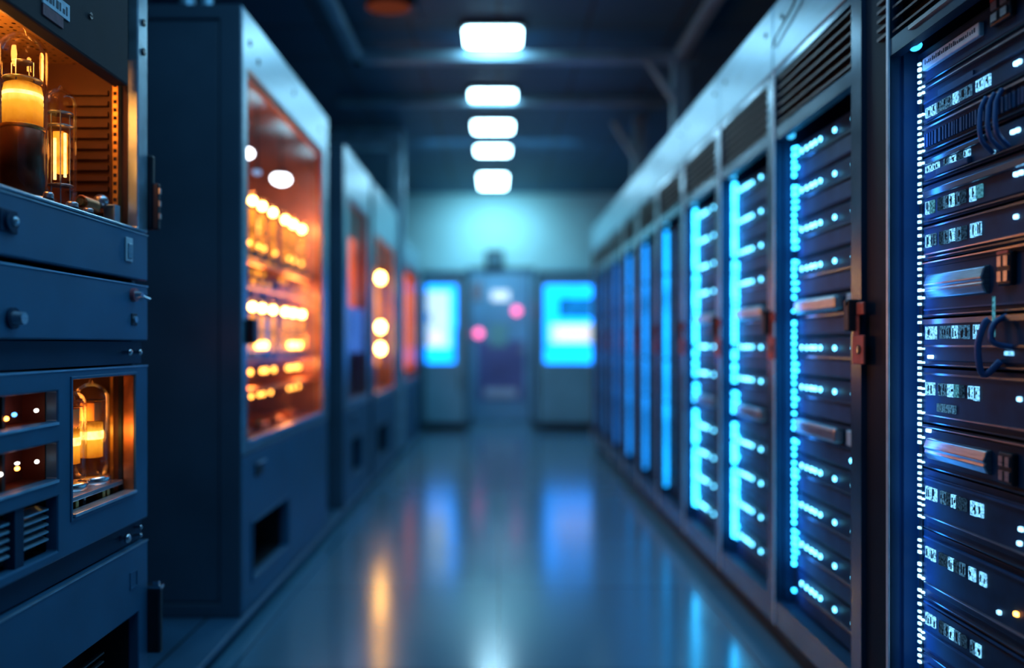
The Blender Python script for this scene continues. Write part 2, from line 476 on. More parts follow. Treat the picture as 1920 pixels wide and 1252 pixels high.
# ------------------------------------------------------------------ end wall: door and cabinets
d = thing('door_1', 'grey blue metal door at the end of the aisle with two pink lamps', None, (.04, YB, 0))
d['kind'] = 'structure'
MB().holes(11.33, 11.40, (-.46, .52, 0, 2.20), [(-.38, .44, 0, 2.12)], axis='y').build('door_frame', 'endcab_dark', d, .006)
MB().box(-.378, .438, 11.35, 11.385, .01, 2.118).build('door_leaf', 'doorpaint', d, .004)
MB().box(-.30, .36, 11.338, 11.35, .30, 1.15).build('lower_panel', 'doorlow', d, .004)
MB().box(-.20, .26, 11.325, 11.338, .34, .47).build('kick_plate', 'kick', d, .003)
mb = MB(); mb.box(-.10, .15, 11.325, 11.35, 1.72, 1.86); mb.build('light_panel', 'doorwhite', d, .01)
mb = MB(); mb.box(-.36, -.23, 11.335, 11.35, 1.72, 1.98); mb.build('vision_strip', 'doorpale', d, .004)
mb = MB(); mb.box(-.13, .12, 11.335, 11.35, 1.06, 1.38); mb.build('notice_plate', 'doorsign', d, .004)
for (x, z) in ((.255, 1.575), (-.285, 1.255)):
    mb = MB(); mb.cyl((x, 11.35, z), (x, 11.325, z), .05, n=16, mat=1); mb.ball((x, 11.318, z), (.06, .03, .06), mat=0); mb.build('indicator_lamp', ['pink', 'blackmetal'], d)
mb = MB(); mb.cyl((.38, 11.35, 1.02), (.38, 11.29, 1.02), .012, n=8); mb.cyl((.38, 11.295, 1.02), (.27, 11.295, 1.02), .012, n=8); mb.build('handle', 'chrome', d)

ws = thing('wall_unit', 'small dark box on the teal end wall above the door', 'box', (-.06, YB, 2.25))
MB().box(-.19, .07, 11.26, 11.399, 2.20, 2.44).build('casing', 'blackmetal', ws, .01)
MB().box(-.17, .05, 11.252, 11.262, 2.22, 2.36).build('cover', 'endcab_dark', ws, .004)

def end_cab(x0, x1, label, sx0, sx1, kind):
    yf = 10.15
    t = thing('display_cabinet', label, 'cabinet', ((x0 + x1) / 2, yf + .5, 0))
    mb = MB(); mb.box(x0, x1, yf, 11.38, .09, 2.05); mb.build('body', 'endcab', t, .01)
    MB().box(x0 + .03, x1 - .03, yf + .03, 11.3, 0, .09).build('plinth', 'plinth', t)
    z0, z1 = .86, 1.85
    MB().holes(yf - .03, yf, (x0 + .005, x1 - .005, .11, 2.03), [(sx0, sx1, z0, z1)], axis='y').build('front_frame', 'endcab', t, .006)
    mb = MB(); mb.box(x0 + .02, x0 + .055, yf - .04, yf - .03, .12, 2.02); mb.box(x1 - .055, x1 - .02, yf - .04, yf - .03, .12, 2.02); mb.box(x0 + .02, x1 - .02, yf - .04, yf - .03, 1.96, 2.02)
    mb.build('edge_trim', 'endcab_dark', t)
    sc = MB(); y1 = yf - .012
    w = sx1 - sx0
    sc.box(sx0, sx1, y1, y1 + .01, z0, z1, 0)
    def tile(a, b, c, e, m): sc.box(sx0 + a * w, sx0 + b * w, y1 - .004, y1, z0 + c * (z1 - z0), z0 + e * (z1 - z0), m)
    if kind == 'a':
        tile(0.02, .76, .20, .92, 1); tile(.02, .16, .52, .64, 3); tile(.14, .46, .26, .40, 2); tile(.94, 1, 0, .45, 3); tile(.80, .88, .05, .2, 3)
    else:
        tile(.28, 1, .58, .84, 3); tile(.44, .84, .62, .78, 4); tile(.12, .96, .26, .50, 1); tile(.25, .9, .30, .46, 2); tile(.02, 1, .20, .225, 3)
    sc.build('screen', ['scr_cyan', 'scr_white', 'scr_pink', 'scr_blue', 'scr_blue'], t)
    MB().box(x1 - .12, x1 - .10, yf - .06, yf - .03, .5, .72).build('handle', 'blackmetal', t, .004)
    return t
end_cab(-.99, -.385, 'teal cabinet with narrow bright screen of a white field edged in cyan', -.92, -.54, 'a')
end_cab(.47, 1.33, 'wide teal cabinet with bright cyan screen holding a blue picture and white band', .585, 1.22, 'b')

# ------------------------------------------------------------------ server racks (right-hand row)
XF, XE = 1.0, 1.056          # door plane and equipment plane
RW, FAR, NEAR = .70, .018, .062
def strip_mb(y, pitch, w, z0, z1, drop, x=XE - .006, side=0.35, dep=.006, hr=(.6, 1.25)):
    mb = MB(); z = z0
    while z < z1:
        if random.random() > drop:
            h = w * random.uniform(*hr)
            mb.box(x - dep + .006, x + .006, y - w / 2, y + w / 2, z, z + h)
            if random.random() < side:
                mb.box(x, x + .006, y - w / 2 - w * 1.5, y - w / 2 - w * .7, z, z + h * .7)
        z += pitch * random.choice((1, 1, 1, 1, 1.25, 1.0))
    return mb
def make_rack(y0, label, group, dense):
    y1 = y0 + RW
    t = thing('server_rack', label, 'server rack', (1.5, (y0 + y1) / 2, .062), group)
    oy0, oy1 = y0 + NEAR, y1 - FAR
    # front: header, stiles and rails
    MB().holes(XF, XF + .03, (y0, y1 - .004, .085, 2.085), [(oy0, oy1, 1.878, 2.065), (oy0, oy1, .175, 1.835)], imat=1).build('door_frame', ['stile', 'navy_dark'], t)
    hp = MB(); hp.box(XF - .003, XF + .05, y0, y1 - .004, 2.09, 2.328)
    o = hp.build('header_panel', 'steel', t, .005)
    sc = MB()
    for yy in (y0 + .07, y1 - .1): sc.cyl((XF - .002, yy, 2.25), (XF - .008, yy, 2.25), .009, n=10)
    sc.build('screw', 'black', o)
    MB().box(XF - .004, XF + .004, y1 - .018, y1 - .005, .085, 2.085).build('edge_trim', 'stripe', t, .002)
    # body: back, top, sides, bottom as an open carcass
    b = MB()
    b.box(XF + .03, 2.0, y0, y0 + .02, .085, 2.328); b.box(XF + .03, 2.0, y1 - .024, y1 - .004, .085, 2.328)
    b.box(1.98, 2.0, y0 + .02, y1 - .024, .085, 2.328); b.box(XF + .05, 1.98, y0 + .02, y1 - .024, 2.308, 2.328)
    b.box(XF + .03, 1.98, y0 + .02, y1 - .024, .085, .17)
    b.build('carcass', 'navy_dark', t)
    MB().box(XF + .031, XE + .05, oy1 - .010, oy1 - .008, .172, 1.84).build('mounting_rail', 'navy_dark', t)
    MB().box(XF + .03, 2.0, y0 + .03, y1 - .03, .062, .085).build('foot_rail', 'plinth', t)
    # vent grille
    vb = MB(); vb.box(XF + .035, XF + .05, oy0, oy1, 1.87, 2.07)
    v = vb.build('vent_grille', 'void', t)
    sl = MB()
    for k in range(6):
        z = 1.893 + k * .031
        vs = [(XF + .004, oy0 + .005, z), (XF + .004, oy1 - .005, z), (XF + .034, oy1 - .005, z + .014), (XF + .034, oy0 + .005, z + .014)]
        vs += [(x, y, z + .006) for x, y, z in vs]
        sl.add(vs, [(0, 1, 2, 3), (7, 6, 5, 4), (0, 4, 5, 1), (1, 5, 6, 2), (2, 6, 7, 3), (3, 7, 4, 0)])
    sl.build('slat', 'grille', v)
    # light strip
    ly = oy1 - .048 if not dense else oy1 - .045
    if dense != 2:
        sb = strip_mb(ly, .0152 if dense == 1 else .0235, .0095 if dense == 1 else .0145 if dense == 0 else .017, .22, 1.80, .10, dep=.006 if dense == 1 else .009 if dense == 0 else .016, hr=(.5, .85) if dense == 1 else (.6, 1.1) if dense == 0 else (.9, 1.6))
        sb.box(XE - .001, XE, ly - .008, ly + .008, .215, 1.81, 1)
        sb.build('light_strip', ['led_near' if dense == 1 else 'led', 'black'], t)
    else:
        sb = MB(); z = .22
        for q in range(6):
            hh = 1.58 / 6
            sb.box(XE - .026, XE - .006, ly - .010, ly + .010, z, z + hh - random.choice((.0, .004, .012))); z += hh
        sb.box(XE - .006, XE, ly - .012, ly + .012, .215, 1.81, 1)
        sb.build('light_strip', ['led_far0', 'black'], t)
    mb = MB(); mb.ball((XE - .02, oy1 - .06, 1.838), (.012, .020, .010)); mb.build('status_lamp', 'blue_glow', t)
    # latch
    l = MB(); l.box(XF - .012, XF - .0045, y0 - .040, y0 + .030, 1.045, 1.125); l.box(XF - .012, XF - .0045, y0 - .04, y0 + .005, 1.18, 1.215); l.box(XF - .010, XF - .0045, y0 - .006, y0 + .030, 1.125, 1.18)
    h = l.build('latch', 'redpaint', t, .003)
    lv = MB(); lv.box(XF - .030, XF - .0005, y0 + .010, y0 + .045, 1.135, 1.225); lv.cyl((XF - .03, y0 + .027, 1.215), (XF - .034, y0 + .027, 1.215), .008, n=10); lv.build('lever', 'black', h, .005)
    ks = MB(); ks.cyl((XF - .010, y0 - .012, 1.085), (XF - .014, y0 - .012, 1.085), .014, n=12, mat=0); ks.box(XF - .016, XF - .013, y0 - .0145, y0 - .0095, 1.077, 1.093, 1); ks.build('keyhole', ['black', 'chrome'], h)
    return t
rack1 = make_rack(1.35, 'dark server rack with white status lights in crisp detail beside the louvred filler panel', 'blue lit server racks', True)
Y2 = 2.193
rack2 = make_rack(Y2, 'blue lit server rack with red latch, ninth counted back from the end wall', 'blue lit server racks', False)
rack5 = make_rack(Y2 + 3 * RW, 'blue lit server rack, sixth in the row counted back from the end wall', 'blue lit server racks', 2)
rack3 = make_rack(Y2 + RW, 'blue lit server rack, eighth in the row counted back from the end wall', 'blue lit server racks', 3)
for k in range(1, 9):
    if k in (1, 3): continue
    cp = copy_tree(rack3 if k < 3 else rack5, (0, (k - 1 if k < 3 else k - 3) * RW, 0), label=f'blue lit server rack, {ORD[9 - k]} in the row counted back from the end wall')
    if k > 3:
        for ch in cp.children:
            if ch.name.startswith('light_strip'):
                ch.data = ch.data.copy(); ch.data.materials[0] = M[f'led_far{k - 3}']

# filler panel between the two front racks
fp = thing('filler_panel', 'narrow dark filler panel with small louvre beside the red latch', 'panel', (1.1, 2.12, .062))
MB().box(1.012, 1.06, 2.052, 2.191, .062, 2.328).build('panel', 'filler', fp, .004)
mb = MB()
for k in range(7): mb.box(1.004, 1.012, 2.06, 2.11, 1.90 + k * .024, 1.908 + k * .024)
mb.build('slat', 'grille', fp)

# --- servers of rack 2 and its repeats
SY0, SY1 = Y2 + NEAR + .006, Y2 + RW - FAR - .022
PITCH = .1365
Z0 = .171
def make_server2(kind):
    t = thing('rack_server', 'x', 'server', (1.3, (SY0 + SY1) / 2, Z0))
    mb = MB(); mb.box(XE + .006, 1.80, SY0, SY1, Z0 + .001, Z0 + PITCH - .004); mb.build('chassis', 'server', t, .003)
    z = Z0
    fp_ = MB(); fp_.box(XE, XE + .006, SY0, SY1 - .064, z + .008, z + .058); fp_.build('faceplate', 'server2', t, .002)
    lp = MB(); lp.box(XE - .004, XE + .006, SY0, SY1 - .064, z + .064, z + .070); lp.build('edge_lip', 'stile', t)
    dots = [.085, .125, .16, .21, .25, .29]
    ys = SY1 - .064
    if kind == 'dots':
        for q, dy in enumerate((.03, .075, .115, .15, .19, .235, .30, .36, .43, .465)):
            if q in (5, 7): continue
            w = .010 if q < 6 else .014
            mb = MB(); mb.ball((XE - .004, ys - dy, z + .098), (.004, w * .8, .0085), 10); mb.build('status_light', 'led_dot', t)
        mb = MB(); mb.box(XE - .002, XE + .006, ys - .50, ys - .43, z + .020, z + .045); mb.build('port', 'seg_mid', t)
    else:
        mb = MB(); mb.box(XE - .030, XE + .006, ys - .36, ys - .02, z + .078, z + .125); mb.build('pull_bar', 'silver', t, .010)
        mb = MB(); mb.box(XE - .012, XE + .006, ys - .46, ys - .40, z + .078, z + .125); mb.build('connector', 'label', t, .004)
        for dy in (.42, .50):
            mb = MB(); mb.ball((XE - .004, ys - dy, z + .035), (.004, .010, .008), 10); mb.build('status_light', 'led_dot', t)
    return t
pa = make_server2('dots'); pb = make_server2('bar')
NU = 12
first_a = first_b = True
# far racks: one merged mesh per server
def make_far():
    mb = MB(); z = Z0
    mb.box(XE + .004, 1.80, SY0, SY1, z + .001, z + PITCH - .004, 0)
    mb.box(XE - .004, XE + .004, SY0, SY1 - .064, z + .064, z + .070, 1)
    for dy in (.06, .36): mb.box(XE - .002, XE + .004, SY1 - .064 - dy, SY1 - .064 - dy + .02, z + .09, z + .104, 2)
    return mb.build('rack_server', ['server', 'server2', 'seg_mid'], None, org=(1.3, (SY0 + SY1) / 2, Z0))
pc = tag(make_far(), 'x', 'server')
for k in range(9):
    grp = f'servers in the {ORD[9 - k]} rack from the end wall'
    for u in range(NU):
        bar_ = u in (4, 7)
        lab = (f'dark server with silver pull bar' if bar_ and k < 3 else 'dark server with cyan status lights') + f', {ORD[NU - u]} from top, {ORD[9 - k]} rack from end wall'
        dz = u * PITCH
        src = pc if k >= 3 else (pb if bar_ else pa)
        used = getattr(make_far, 'u' + src.name.replace('.', ''), False)
        if not used:
            setattr(make_far, 'u' + src.name.replace('.', ''), True)
            src.location = Vector(src.location) + Vector((0, k * RW, dz)); src['label'] = lab; src['group'] = grp
            src['d'] = 1; base = (k, u)
            if src is pa: base_a = base
            if src is pb: base_b = base
            if src is pc: base_c = base
        else:
            bk, bu = base_a if src is pa else base_b if src is pb else base_c
            copy_tree(src, (0, (k - bk) * RW, (u - bu) * PITCH), label=lab, group=grp)
for o in (pa, pb, pc):
    if 'd' in o: del o['d']
for o in list(C.objects):
    if 'd' in o: del o['d']

# --- rack 1: individually different units (z bottom, height, kind)
A0, A1 = 1.35 + NEAR + .006, 1.35 + RW - FAR - .022
AY = A1 - .050                     # where the units' fronts begin beside the light strip
def seg_strip(t, z, h, y=None, pattern='HHmlhmlgm..HH', w=.0245):
    y = AY - .004 if y is None else y
    mb = MB()
    for ch in pattern:
        if ch == '.': y -= w * .6; continue
        ww = w * random.uniform(.75, 1.05)
        i = {'H': 0, 'h': 0, 'm': 1, 'l': 2, 'g': 3}[ch]
        zz = random.uniform(0, .1) * h
        mb.box(XE - .006, XE - .001, y - ww + .003, y, z + zz, z + h, i)
        if ch in 'Hm':      # dark glyph-like notches that break each segment up
            for q in range(2):
                a = y - ww * random.uniform(.15, .8)
                mb.box(XE - .0072, XE - .0055, a - .003, a, z + h * random.uniform(.1, .5), z + h * random.uniform(.6, .95), 4)
        y -= ww
    mb.box(XE - .0012, XE - .0002, y, (AY - .004), z - .001, z + h + .001, 4)
    return mb.build('port_strip', ['seg_hi', 'seg_mid', 'seg_lo', 'seg_green', 'void'], t)
def lights(t, z, ys, m='led_near'):
    for y in ys:
        mb = MB(); mb.box(XE - .008, XE, AY - y - .005, AY - y + .005, z - .0045, z + .0045); mb.build('status_light', m, t, .002)
def lip(t, z, m='silver', h=.004, y0=A0, x=.008):
    mb = MB(); mb.box(XE - x, XE + .004, y0, AY, z, z + h); return mb.build('edge_lip', m, t)
def pull_bar(t, z, h, L, m='silver'):
    mb = MB(); y1 = AY - .022
    prof = [(XE, z), (XE - .012, z + h * .06), (XE - .020, z + h * .35), (XE - .017, z + h * .45), (XE - .022, z + h * .55), (XE - .014, z + h * .94), (XE, z + h)]
    vs = [(x, y1, zz) for x, zz in prof] + [(x, y1 - L, zz) for x, zz in prof]
    n = len(prof)
    mb.add(vs, [tuple(range(n)), tuple(range(2 * n - 1, n - 1, -1))] + [(i, (i + 1) % n, n + (i + 1) % n, n + i) for i in range(n)])
    o = mb.build('pull_bar', m, t, .003)
    return o
def connector(t, z, h, y, w=.045):
    o = MB().box(XE - .016, XE, AY - y - w, AY - y, z, z + h).build('connector', 'blackmetal', t, .004)
    mb = MB()
    for a in range(2):
        for b in range(2):
            mb.box(XE - .02, XE - .0155, AY - y - w * (.15 + .45 * a) - w * .28, AY - y - w * (.15 + .45 * a), z + h * (.12 + .45 * b), z + h * (.42 + .45 * b), 0)
    mb.build('socket', 'silver', o)
    if z > 1.2:
        MB().box(XE - .019, XE - .015, AY - y - w * .9, AY - y - w * .1, z + h * .93, z + h * 1.02).build('tab', 'redpaint', o)
def ribs(t, z, h):
    mb = MB(); y = AY - .006
    mb.box(XE - .004, XE, A0, AY - .003, z, z + h, 0)
    while y > A0 + .02:
        w = random.choice((.004, .006, .009, .005))
        mb.box(XE - .010, XE - .004, y - w, y, z + h * .1, z + h * .9, 1)
        y -= w + random.choice((.004, .006, .008))
    return mb.build('ribbed_strip', ['void', 'server2'], t)
R1 = [  # z0, z1, kind, distinguishing label
    (.172, .335, 'plain', 'dark server at the rack foot with one narrow edge line'),
    (.335, .475, 'segA', 'dark server with white lit port strip and cream socket, second from rack foot'),
    (.475, .645, 'segO', 'dark server with port strip and single amber light'),
    (.645, .795, 'segB', 'dark server with port strip directly below the lower silver pull bar'),
    (.795, .905, 'barL', 'dark server with the lower long silver pull bar'),
    (.905, 1.045, 'segC', 'dark server with white port strip directly above the lower pull bar'),
    (1.045, 1.165, 'segD', 'dark server with port strip crossed by a looped blue cable at mid height'),
    (1.165, 1.305, 'barU', 'dark server with upper silver pull bar and connector with red tab'),
    (1.305, 1.395, 'segE', 'dark server with port strip directly above the upper pull bar'),
    (1.395, 1.495, 'segF', 'dark server with port strip under a broad slate lip'),
    (1.495, 1.565, 'bars', 'dark server with two slate bars and hanging blue cables'),
    (1.565, 1.635, 'ribs', 'dark server with a full width ribbed strip of fine slots'),
    (1.635, 1.735, 'segG', 'dark server with glowing cyan segments above the ribbed strip'),
    (1.735, 1.834, 'plate', 'dark server with long silver name plate at the rack top'),
]
for z0, z1, kind, lab in R1:
    t = thing('rack_server', lab, 'server', (1.3, (A0 + A1) / 2, z0), 'servers in the crisp rack beside the filler panel')
    h = z1 - z0
    MB().box(XE + .004, 1.80, A0, A1, z0 + .001, z1 - .004).build('chassis', 'server', t, .002)
    MB().box(XE - .002, XE + .004, A0, AY, z0 + h * .12, z1 - h * .12).build('faceplate', 'server', t, .002)
    lip(t, z0 + .004, 'stile', .003)
    if kind == 'plain':
        lip(t, z0 + h * .55, 'server2', .004); lights(t, z0 + h * .75, [.02, .035])
    elif kind == 'segA':
        seg_strip(t, z0 + h * .55, .030, pattern='HH.lmHml.mH'); lip(t, z0 + h * .93, 'server2'); connector(t, z0 + h * .30, .045, .33); lip(t, z0 + h * .42, 'server2')
    elif kind == 'segO':
        seg_strip(t, z0 + h * .58, .030, pattern='HH.llHlm.H.H'); lights(t, z0 + h * .45, [.345], 'amber_small'); lights(t, z0 + h * .36, [.29]); lip(t, z0 + h * .88, 'server2'); lip(t, z0 + h * .22, 'silver', .003)
    elif kind == 'segB':
        seg_strip(t, z0 + h * .50, .032, pattern='HH.mlHll.HH'); lights(t, z0 + h * .35, [.355]); lights(t, z0 + h * .55, [.36]); lip(t, z0 + h * .82, 'server2'); lip(t, z0 + h * .22, 'silver', .003)
    elif kind == 'barL':
        pull_bar(t, z0 + h * .22, h * .50, .240); connector(t, z0 + h * .15, h * .6, .305); lights(t, z0 + h * .85, [.012, .02]); lip(t, z0 + h * .92, 'silver', .003, x=.012)
    elif kind == 'segC':
        seg_strip(t, z0 + h * .50, .032, pattern='HH.mmHgl.HH'); lip(t, z0 + h * .86, 'stile', .005); mb = MB(); mb.box(XE - .006, XE, AY - .13, AY - .055, z0 + h * .24, z0 + h * .38); mb.build('name_plate', 'seg_mid', t); lights(t, z0 + h * .60, [.355]); lip(t, z0 + h * .15, 'silver', .003)
    elif kind == 'segD':
        seg_strip(t, z0 + h * .55, .032, pattern='Hh.mmHmm.H.'); lip(t, z0 + h * .86, 'stile', .012, x=.012); lip(t, z0 + h * .40, 'stile', .005); lights(t, z0 + h * .2, [.02, .03]); lights(t, z0 + h * .3, [.315, .33], 'seg_hi')
        mb = MB(); y = AY - .285
        mb.path([(XE - .022, y, z0 + h * .9), (XE - .03, y + .005, z0 + h * .8), (XE - .04, y + .010, z0 + h * .4), (XE - .03, y + .008, z0 - .01), (XE - .004, y - .01, z0 + .02)], .007)
        mb.path([(XE - .004, y - .03, z0 + h * .95), (XE - .03, y - .028, z0 + h * .8), (XE - .036, y - .034, z0 + h * .5), (XE - .004, y - .05, z0 + h * .4)], .006)
        mb.build('cable', 'cable', t)
    elif kind == 'barU':
        pull_bar(t, z0 + h * .30, h * .46, .232); connector(t, z0 + h * .40, h * .5, .30); lip(t, z0 + h * .94, 'silver', .003, x=.012); lip(t, z0 + h * .12, 'server2')
        mb = MB(); mb.cyl((XE - .022, AY - .30, z0 - .05), (XE - .022, AY - .30, z0 + h * .25), .003, n=8); mb.build('light_rod', 'seg_green', t)
    elif kind == 'segE':
        seg_strip(t, z0 + h * .34, .032, pattern='Hm.lmHml.HH'); lip(t, z0 + h * .86, 'stile', .004); lights(t, z0 + h * .6, [.345]); lip(t, z0 + h * .15, 'silver', .003)
    elif kind == 'segF':
        seg_strip(t, z0 + h * .22, .032, pattern='Hg.lmHml.Hg'); MB().box(XE - .014, XE, A0, AY - .004, z0 + h * .62, z0 + h * .80).build('slate_lip', 'stile', t, .003); lights(t, z0 + h * .50, [.345, .36])
    elif kind == 'bars':
        MB().box(XE - .012, XE, AY - .25, AY - .01, z0 + h * .62, z0 + h * .80).build('slate_bar', 'stile', t, .003)
        MB().box(XE - .012, XE, AY - .19, AY - .06, z0 + h * .12, z0 + h * .34).build('slate_bar', 'server2', t, .003)
        seg_strip(t, z0 + h * .36, .016, pattern='HH.mHlH', w=.03); lights(t, z0 + h * .55, [.335, .35]); lights(t, z0 + h * .2, [.27], 'seg_hi')
        for yy in (.272, .30, .325):
            mb = MB(); mb.path([(XE - .020, AY - yy, z1 + .06), (XE - .03, AY - yy + .004, z1 + .03), (XE - .034, AY - yy - .004, z0 + h * .6), (XE - .006, AY - yy, z0 + h * .15)], .005); mb.build('cable', 'cable', t)
    elif kind == 'ribs':
        ribs(t, z0 + h * .18, h * .58); lip(t, z0 + h * .86, 'silver', .004, x=.012)
    elif kind == 'segG':
        seg_strip(t, z0 + h * .18, .026, pattern='HHmmmhmm.HH', w=.026); lip(t, z0 + h * .55, 'server2', .004); lip(t, z0 + h * .88, 'silver', .003, x=.012); MB().box(XE - .006, XE, AY - .20, AY - .06, z0 + h * .58, z0 + h * .72).build('slot_plate', 'server2', t); lights(t, z0 + h * .35, [.345, .355])
    elif kind == 'plate':
        o = MB().box(XE - .014, XE, AY - .235, AY - .004, z0 + h * .36, z0 + h * .66).build('name_plate', 'plate_white', t, .003)
        mb = MB()
        for q in range(26):
            a = AY - .018 - q * .0080
            mb.box(XE - .0150, XE - .0138, a - random.uniform(.002, .006), a, z0 + h * .48, z0 + h * random.uniform(.53, .60))
        mb.build('marking', 'labelink', o)
        connector(t, z0 + h * .35, h * .55, .275, .07)
# label bar above the name plate inside the crisp rack's door opening
mb = MB(); mb.box(XF - .006, XF, 1.62, 1.93, 1.862, 1.872); mb.build('header_edge', 'silver', rack1)

# thin cable hanging over the header of the ninth rack
mb = MB(); mb.path([(.985, 2.50, 2.34), (.982, 2.58, 2.30), (.984, 2.64, 2.24), (.985, 2.72, 2.215), (.986, 2.83, 2.19), (.99, 2.87, 2.17)], .004)
tag(mb.build('cable', 'cableblack', org=(.985, 2.6, 2.3)), 'thin dark cable looped over the steel header of the rack with the red latch', 'cable')

# ------------------------------------------------------------------ vacuum tubes
def make_tube(loc, h, r, label, group, kind='power', base_h=.45, detail=True):
    """glass tube standing at loc (its foot): dome, glowing plate, anode, socket"""
    x, y, z = loc
    t = thing('vacuum_tube', label, 'vacuum tube', loc, group)
    n = 28 if detail else 14
    gz = .08 * h
    prof = [(r * .80, gz), (r * .97, gz + h * .06), (r, gz + h * .14), (r, h - r * .95)]
    for k in range(1, 8):
        a = math.pi / 2 * k / 7
        prof.append((max(.0008, r * math.cos(a)), h - r * .95 + r * .95 * math.sin(a)))
    MB().lathe((x, y, z), prof, n).build('glass_envelope', 'glass', t)
    if detail:
        # tip of the sealed glass
        mb = MB(); mb.lathe((x, y, z), [(r * .16, h - .004), (r * .1, h + r * .12), (.0008, h + r * .22)], 12); mb.build('glass_tip', 'glass', t)
    mb = MB(); mb.lathe((x, y, z), [(.0008, 0), (r * 1.06, 0), (r * 1.06, gz * .75), (r * .9, gz), (.0008, gz)], n); mb.build('socket', 'chrome' if detail else 'blackmetal', t)
    if kind == 'power':
        bh = base_h * h
        mb = MB(); mb.lathe((x, y, z), [(.0008, gz + .002), (r * .88, gz + .002), (r * .88, bh), (r * .80, bh + .004), (.0008, bh + .004)], n); o = mb.build('anode', 'anode', t)
        mb = MB(); mb.lathe((x, y, z), [(r * .89, bh - .006), (r * .91, bh - .002), (r * .89, bh + .003)], n); mb.build('gold_ring', 'brass', o)
        mb = MB(); mb.lathe((x, y, z), [(r * .80, bh + .005), (r * .80, h * .66), (r * .74, h * .70), (r * .5, h * .715), (.0008, h * .715)], n); mb.build('plate', 'fil', t)
        mb = MB(); mb.lathe((x, y, z), [(r * .795, h * .630), (r * .815, h * .634), (r * .815, h * .650), (r * .795, h * .654)], n); mb.build('filament', 'fil_hot', t)
        mb = MB(); mb.lathe((x, y, z), [(.0008, h * .73), (r * .80, h * .73), (r * .80, h * .735), (.0008, h * .735)], n)
        for a in range(4): mb.cyl((x + r * .5 * math.cos(a * 1.57), y + r * .5 * math.sin(a * 1.57), z + h * .70), (x + r * .5 * math.cos(a * 1.57), y + r * .5 * math.sin(a * 1.57), z + h * .83), .0015, n=6)
        mb.lathe((x, y, z), [(.0008, h * .83), (r * .45, h * .83), (r * .45, h * .835), (.0008, h * .835)], n)
        mb.build('mica_disc', 'silver', t)
    elif kind == 'small':
        mb = MB(); mb.box(x - r * .34, x + r * .34, y - r * .34, y + r * .34, z + h * .34, z + h * .66); mb.build('plate', 'fil_amber', t, .002)
        mb = MB(); mb.lathe((x, y, z), [(.0008, h * .42), (r * .16, h * .42), (r * .16, h * .60), (.0008, h * .60)], 10)
        mb.cyl((x + r * .52, y - r * .4, z + h * .30), (x + r * .52, y - r * .4, z + h * .64), .0035, n=6)
        mb.cyl((x - r * .1, y - r * .5, z + h * .28), (x - r * .1, y - r * .5, z + h * .60), .0035, n=6)
        mb.build('filament', 'fil_hot', t)
        mb = MB()
        for zz in (.24, .70, .80): mb.lathe((x, y, z), [(.0008, h * zz), (r * .78, h * zz), (r * .78, h * zz + .003), (.0008, h * zz + .003)], n)
        for a in range(4): mb.cyl((x + r * .55 * math.cos(a * 1.57 + .5), y + r * .55 * math.sin(a * 1.57 + .5), z + gz), (x + r * .55 * math.cos(a * 1.57 + .5), y + r * .55 * math.sin(a * 1.57 + .5), z + h * .82), .0016, n=6)
        mb.build('mica_disc', 'silver', t)
    elif kind == 'window':
        mb = MB(); mb.lathe((x, y, z), [(.0008, h * .26), (r * .62, h * .26), (r * .62, h * .60), (.0008, h * .60)], n); mb.build('plate', 'fil', t)
        mb = MB(); mb.lathe((x, y, z), [(r * .64, h * .44), (r * .66, h * .455), (r * .66, h * .50), (r * .64, h * .52)], n); mb.build('filament', 'fil_hot', t)
        mb = MB(); mb.box(x - r * .42, x + r * .42, y - r * .42, y + r * .42, z + h * .62, z + h * .80)
        mb.lathe((x, y, z), [(.0008, h * .82), (r * .8, h * .82), (r * .8, h * .826), (.0008, h * .826)], n); mb.build('top_plate', 'brass', t, .002)
    return t

# ------------------------------------------------------------------ near amber equipment rack (left)
FX = -.98
LY0, LY1 = 1.12, 2.22
er = thing('equipment_rack', 'dark blue equipment rack carrying stacked tube units, standing before the tall cabinet', 'equipment rack', (-1.3, 1.7, .056))
mb = MB(); mb.box(-1.75, FX - .035, LY1 - .022, LY1 - .002, .056, 2.5); mb.box(-1.75, FX - .035, LY0, LY0 + .02, .056, 2.5); mb.box(-1.75, -1.73, LY0 + .02, LY1 - .022, .056, 2.5); mb.box(-1.73, FX - .035, LY0 + .02, LY1 - .022, .056, .09); mb.box(-1.73, FX - .035, LY0 + .02, LY1 - .022, 2.48, 2.5)
mb.build('carcass', 'navy_dark', er)
# latch handle on the far edge, upper
mb = MB(); mb.box(FX - .03, FX + .012, LY1 + .001, LY1 + .022, 1.42, 1.63); mb.build('side_latch', 'blackmetal', er, .006)
h_ = er.children[-1]
mb = MB(); mb.box(FX + .012, FX + .030, LY1 - .001, LY1 + .016, 1.42, 1.55); mb.build('lever', 'black', h_, .004)
mb = MB()
for zz in (1.45, 1.485, 1.52): mb.box(FX + .029, FX + .033, LY1 + .001, LY1 + .012, zz, zz + .016)
mb.build('slot', 'silver', h_)
# lower upright handle
mb = MB(); mb.box(FX - .01, FX + .034, LY1 + .001, LY1 + .022, .235, .415); o = mb.build('upright_handle', 'blackmetal', er, .006)
mb = MB(); mb.box(FX - .012, FX + .036, LY1 + .001, LY1 + .024, .415, .425); mb.box(FX + .012, FX + .030, LY1 + .001, LY1 + .012, .425, .437); mb.build('cap', 'chrome', o, .002)

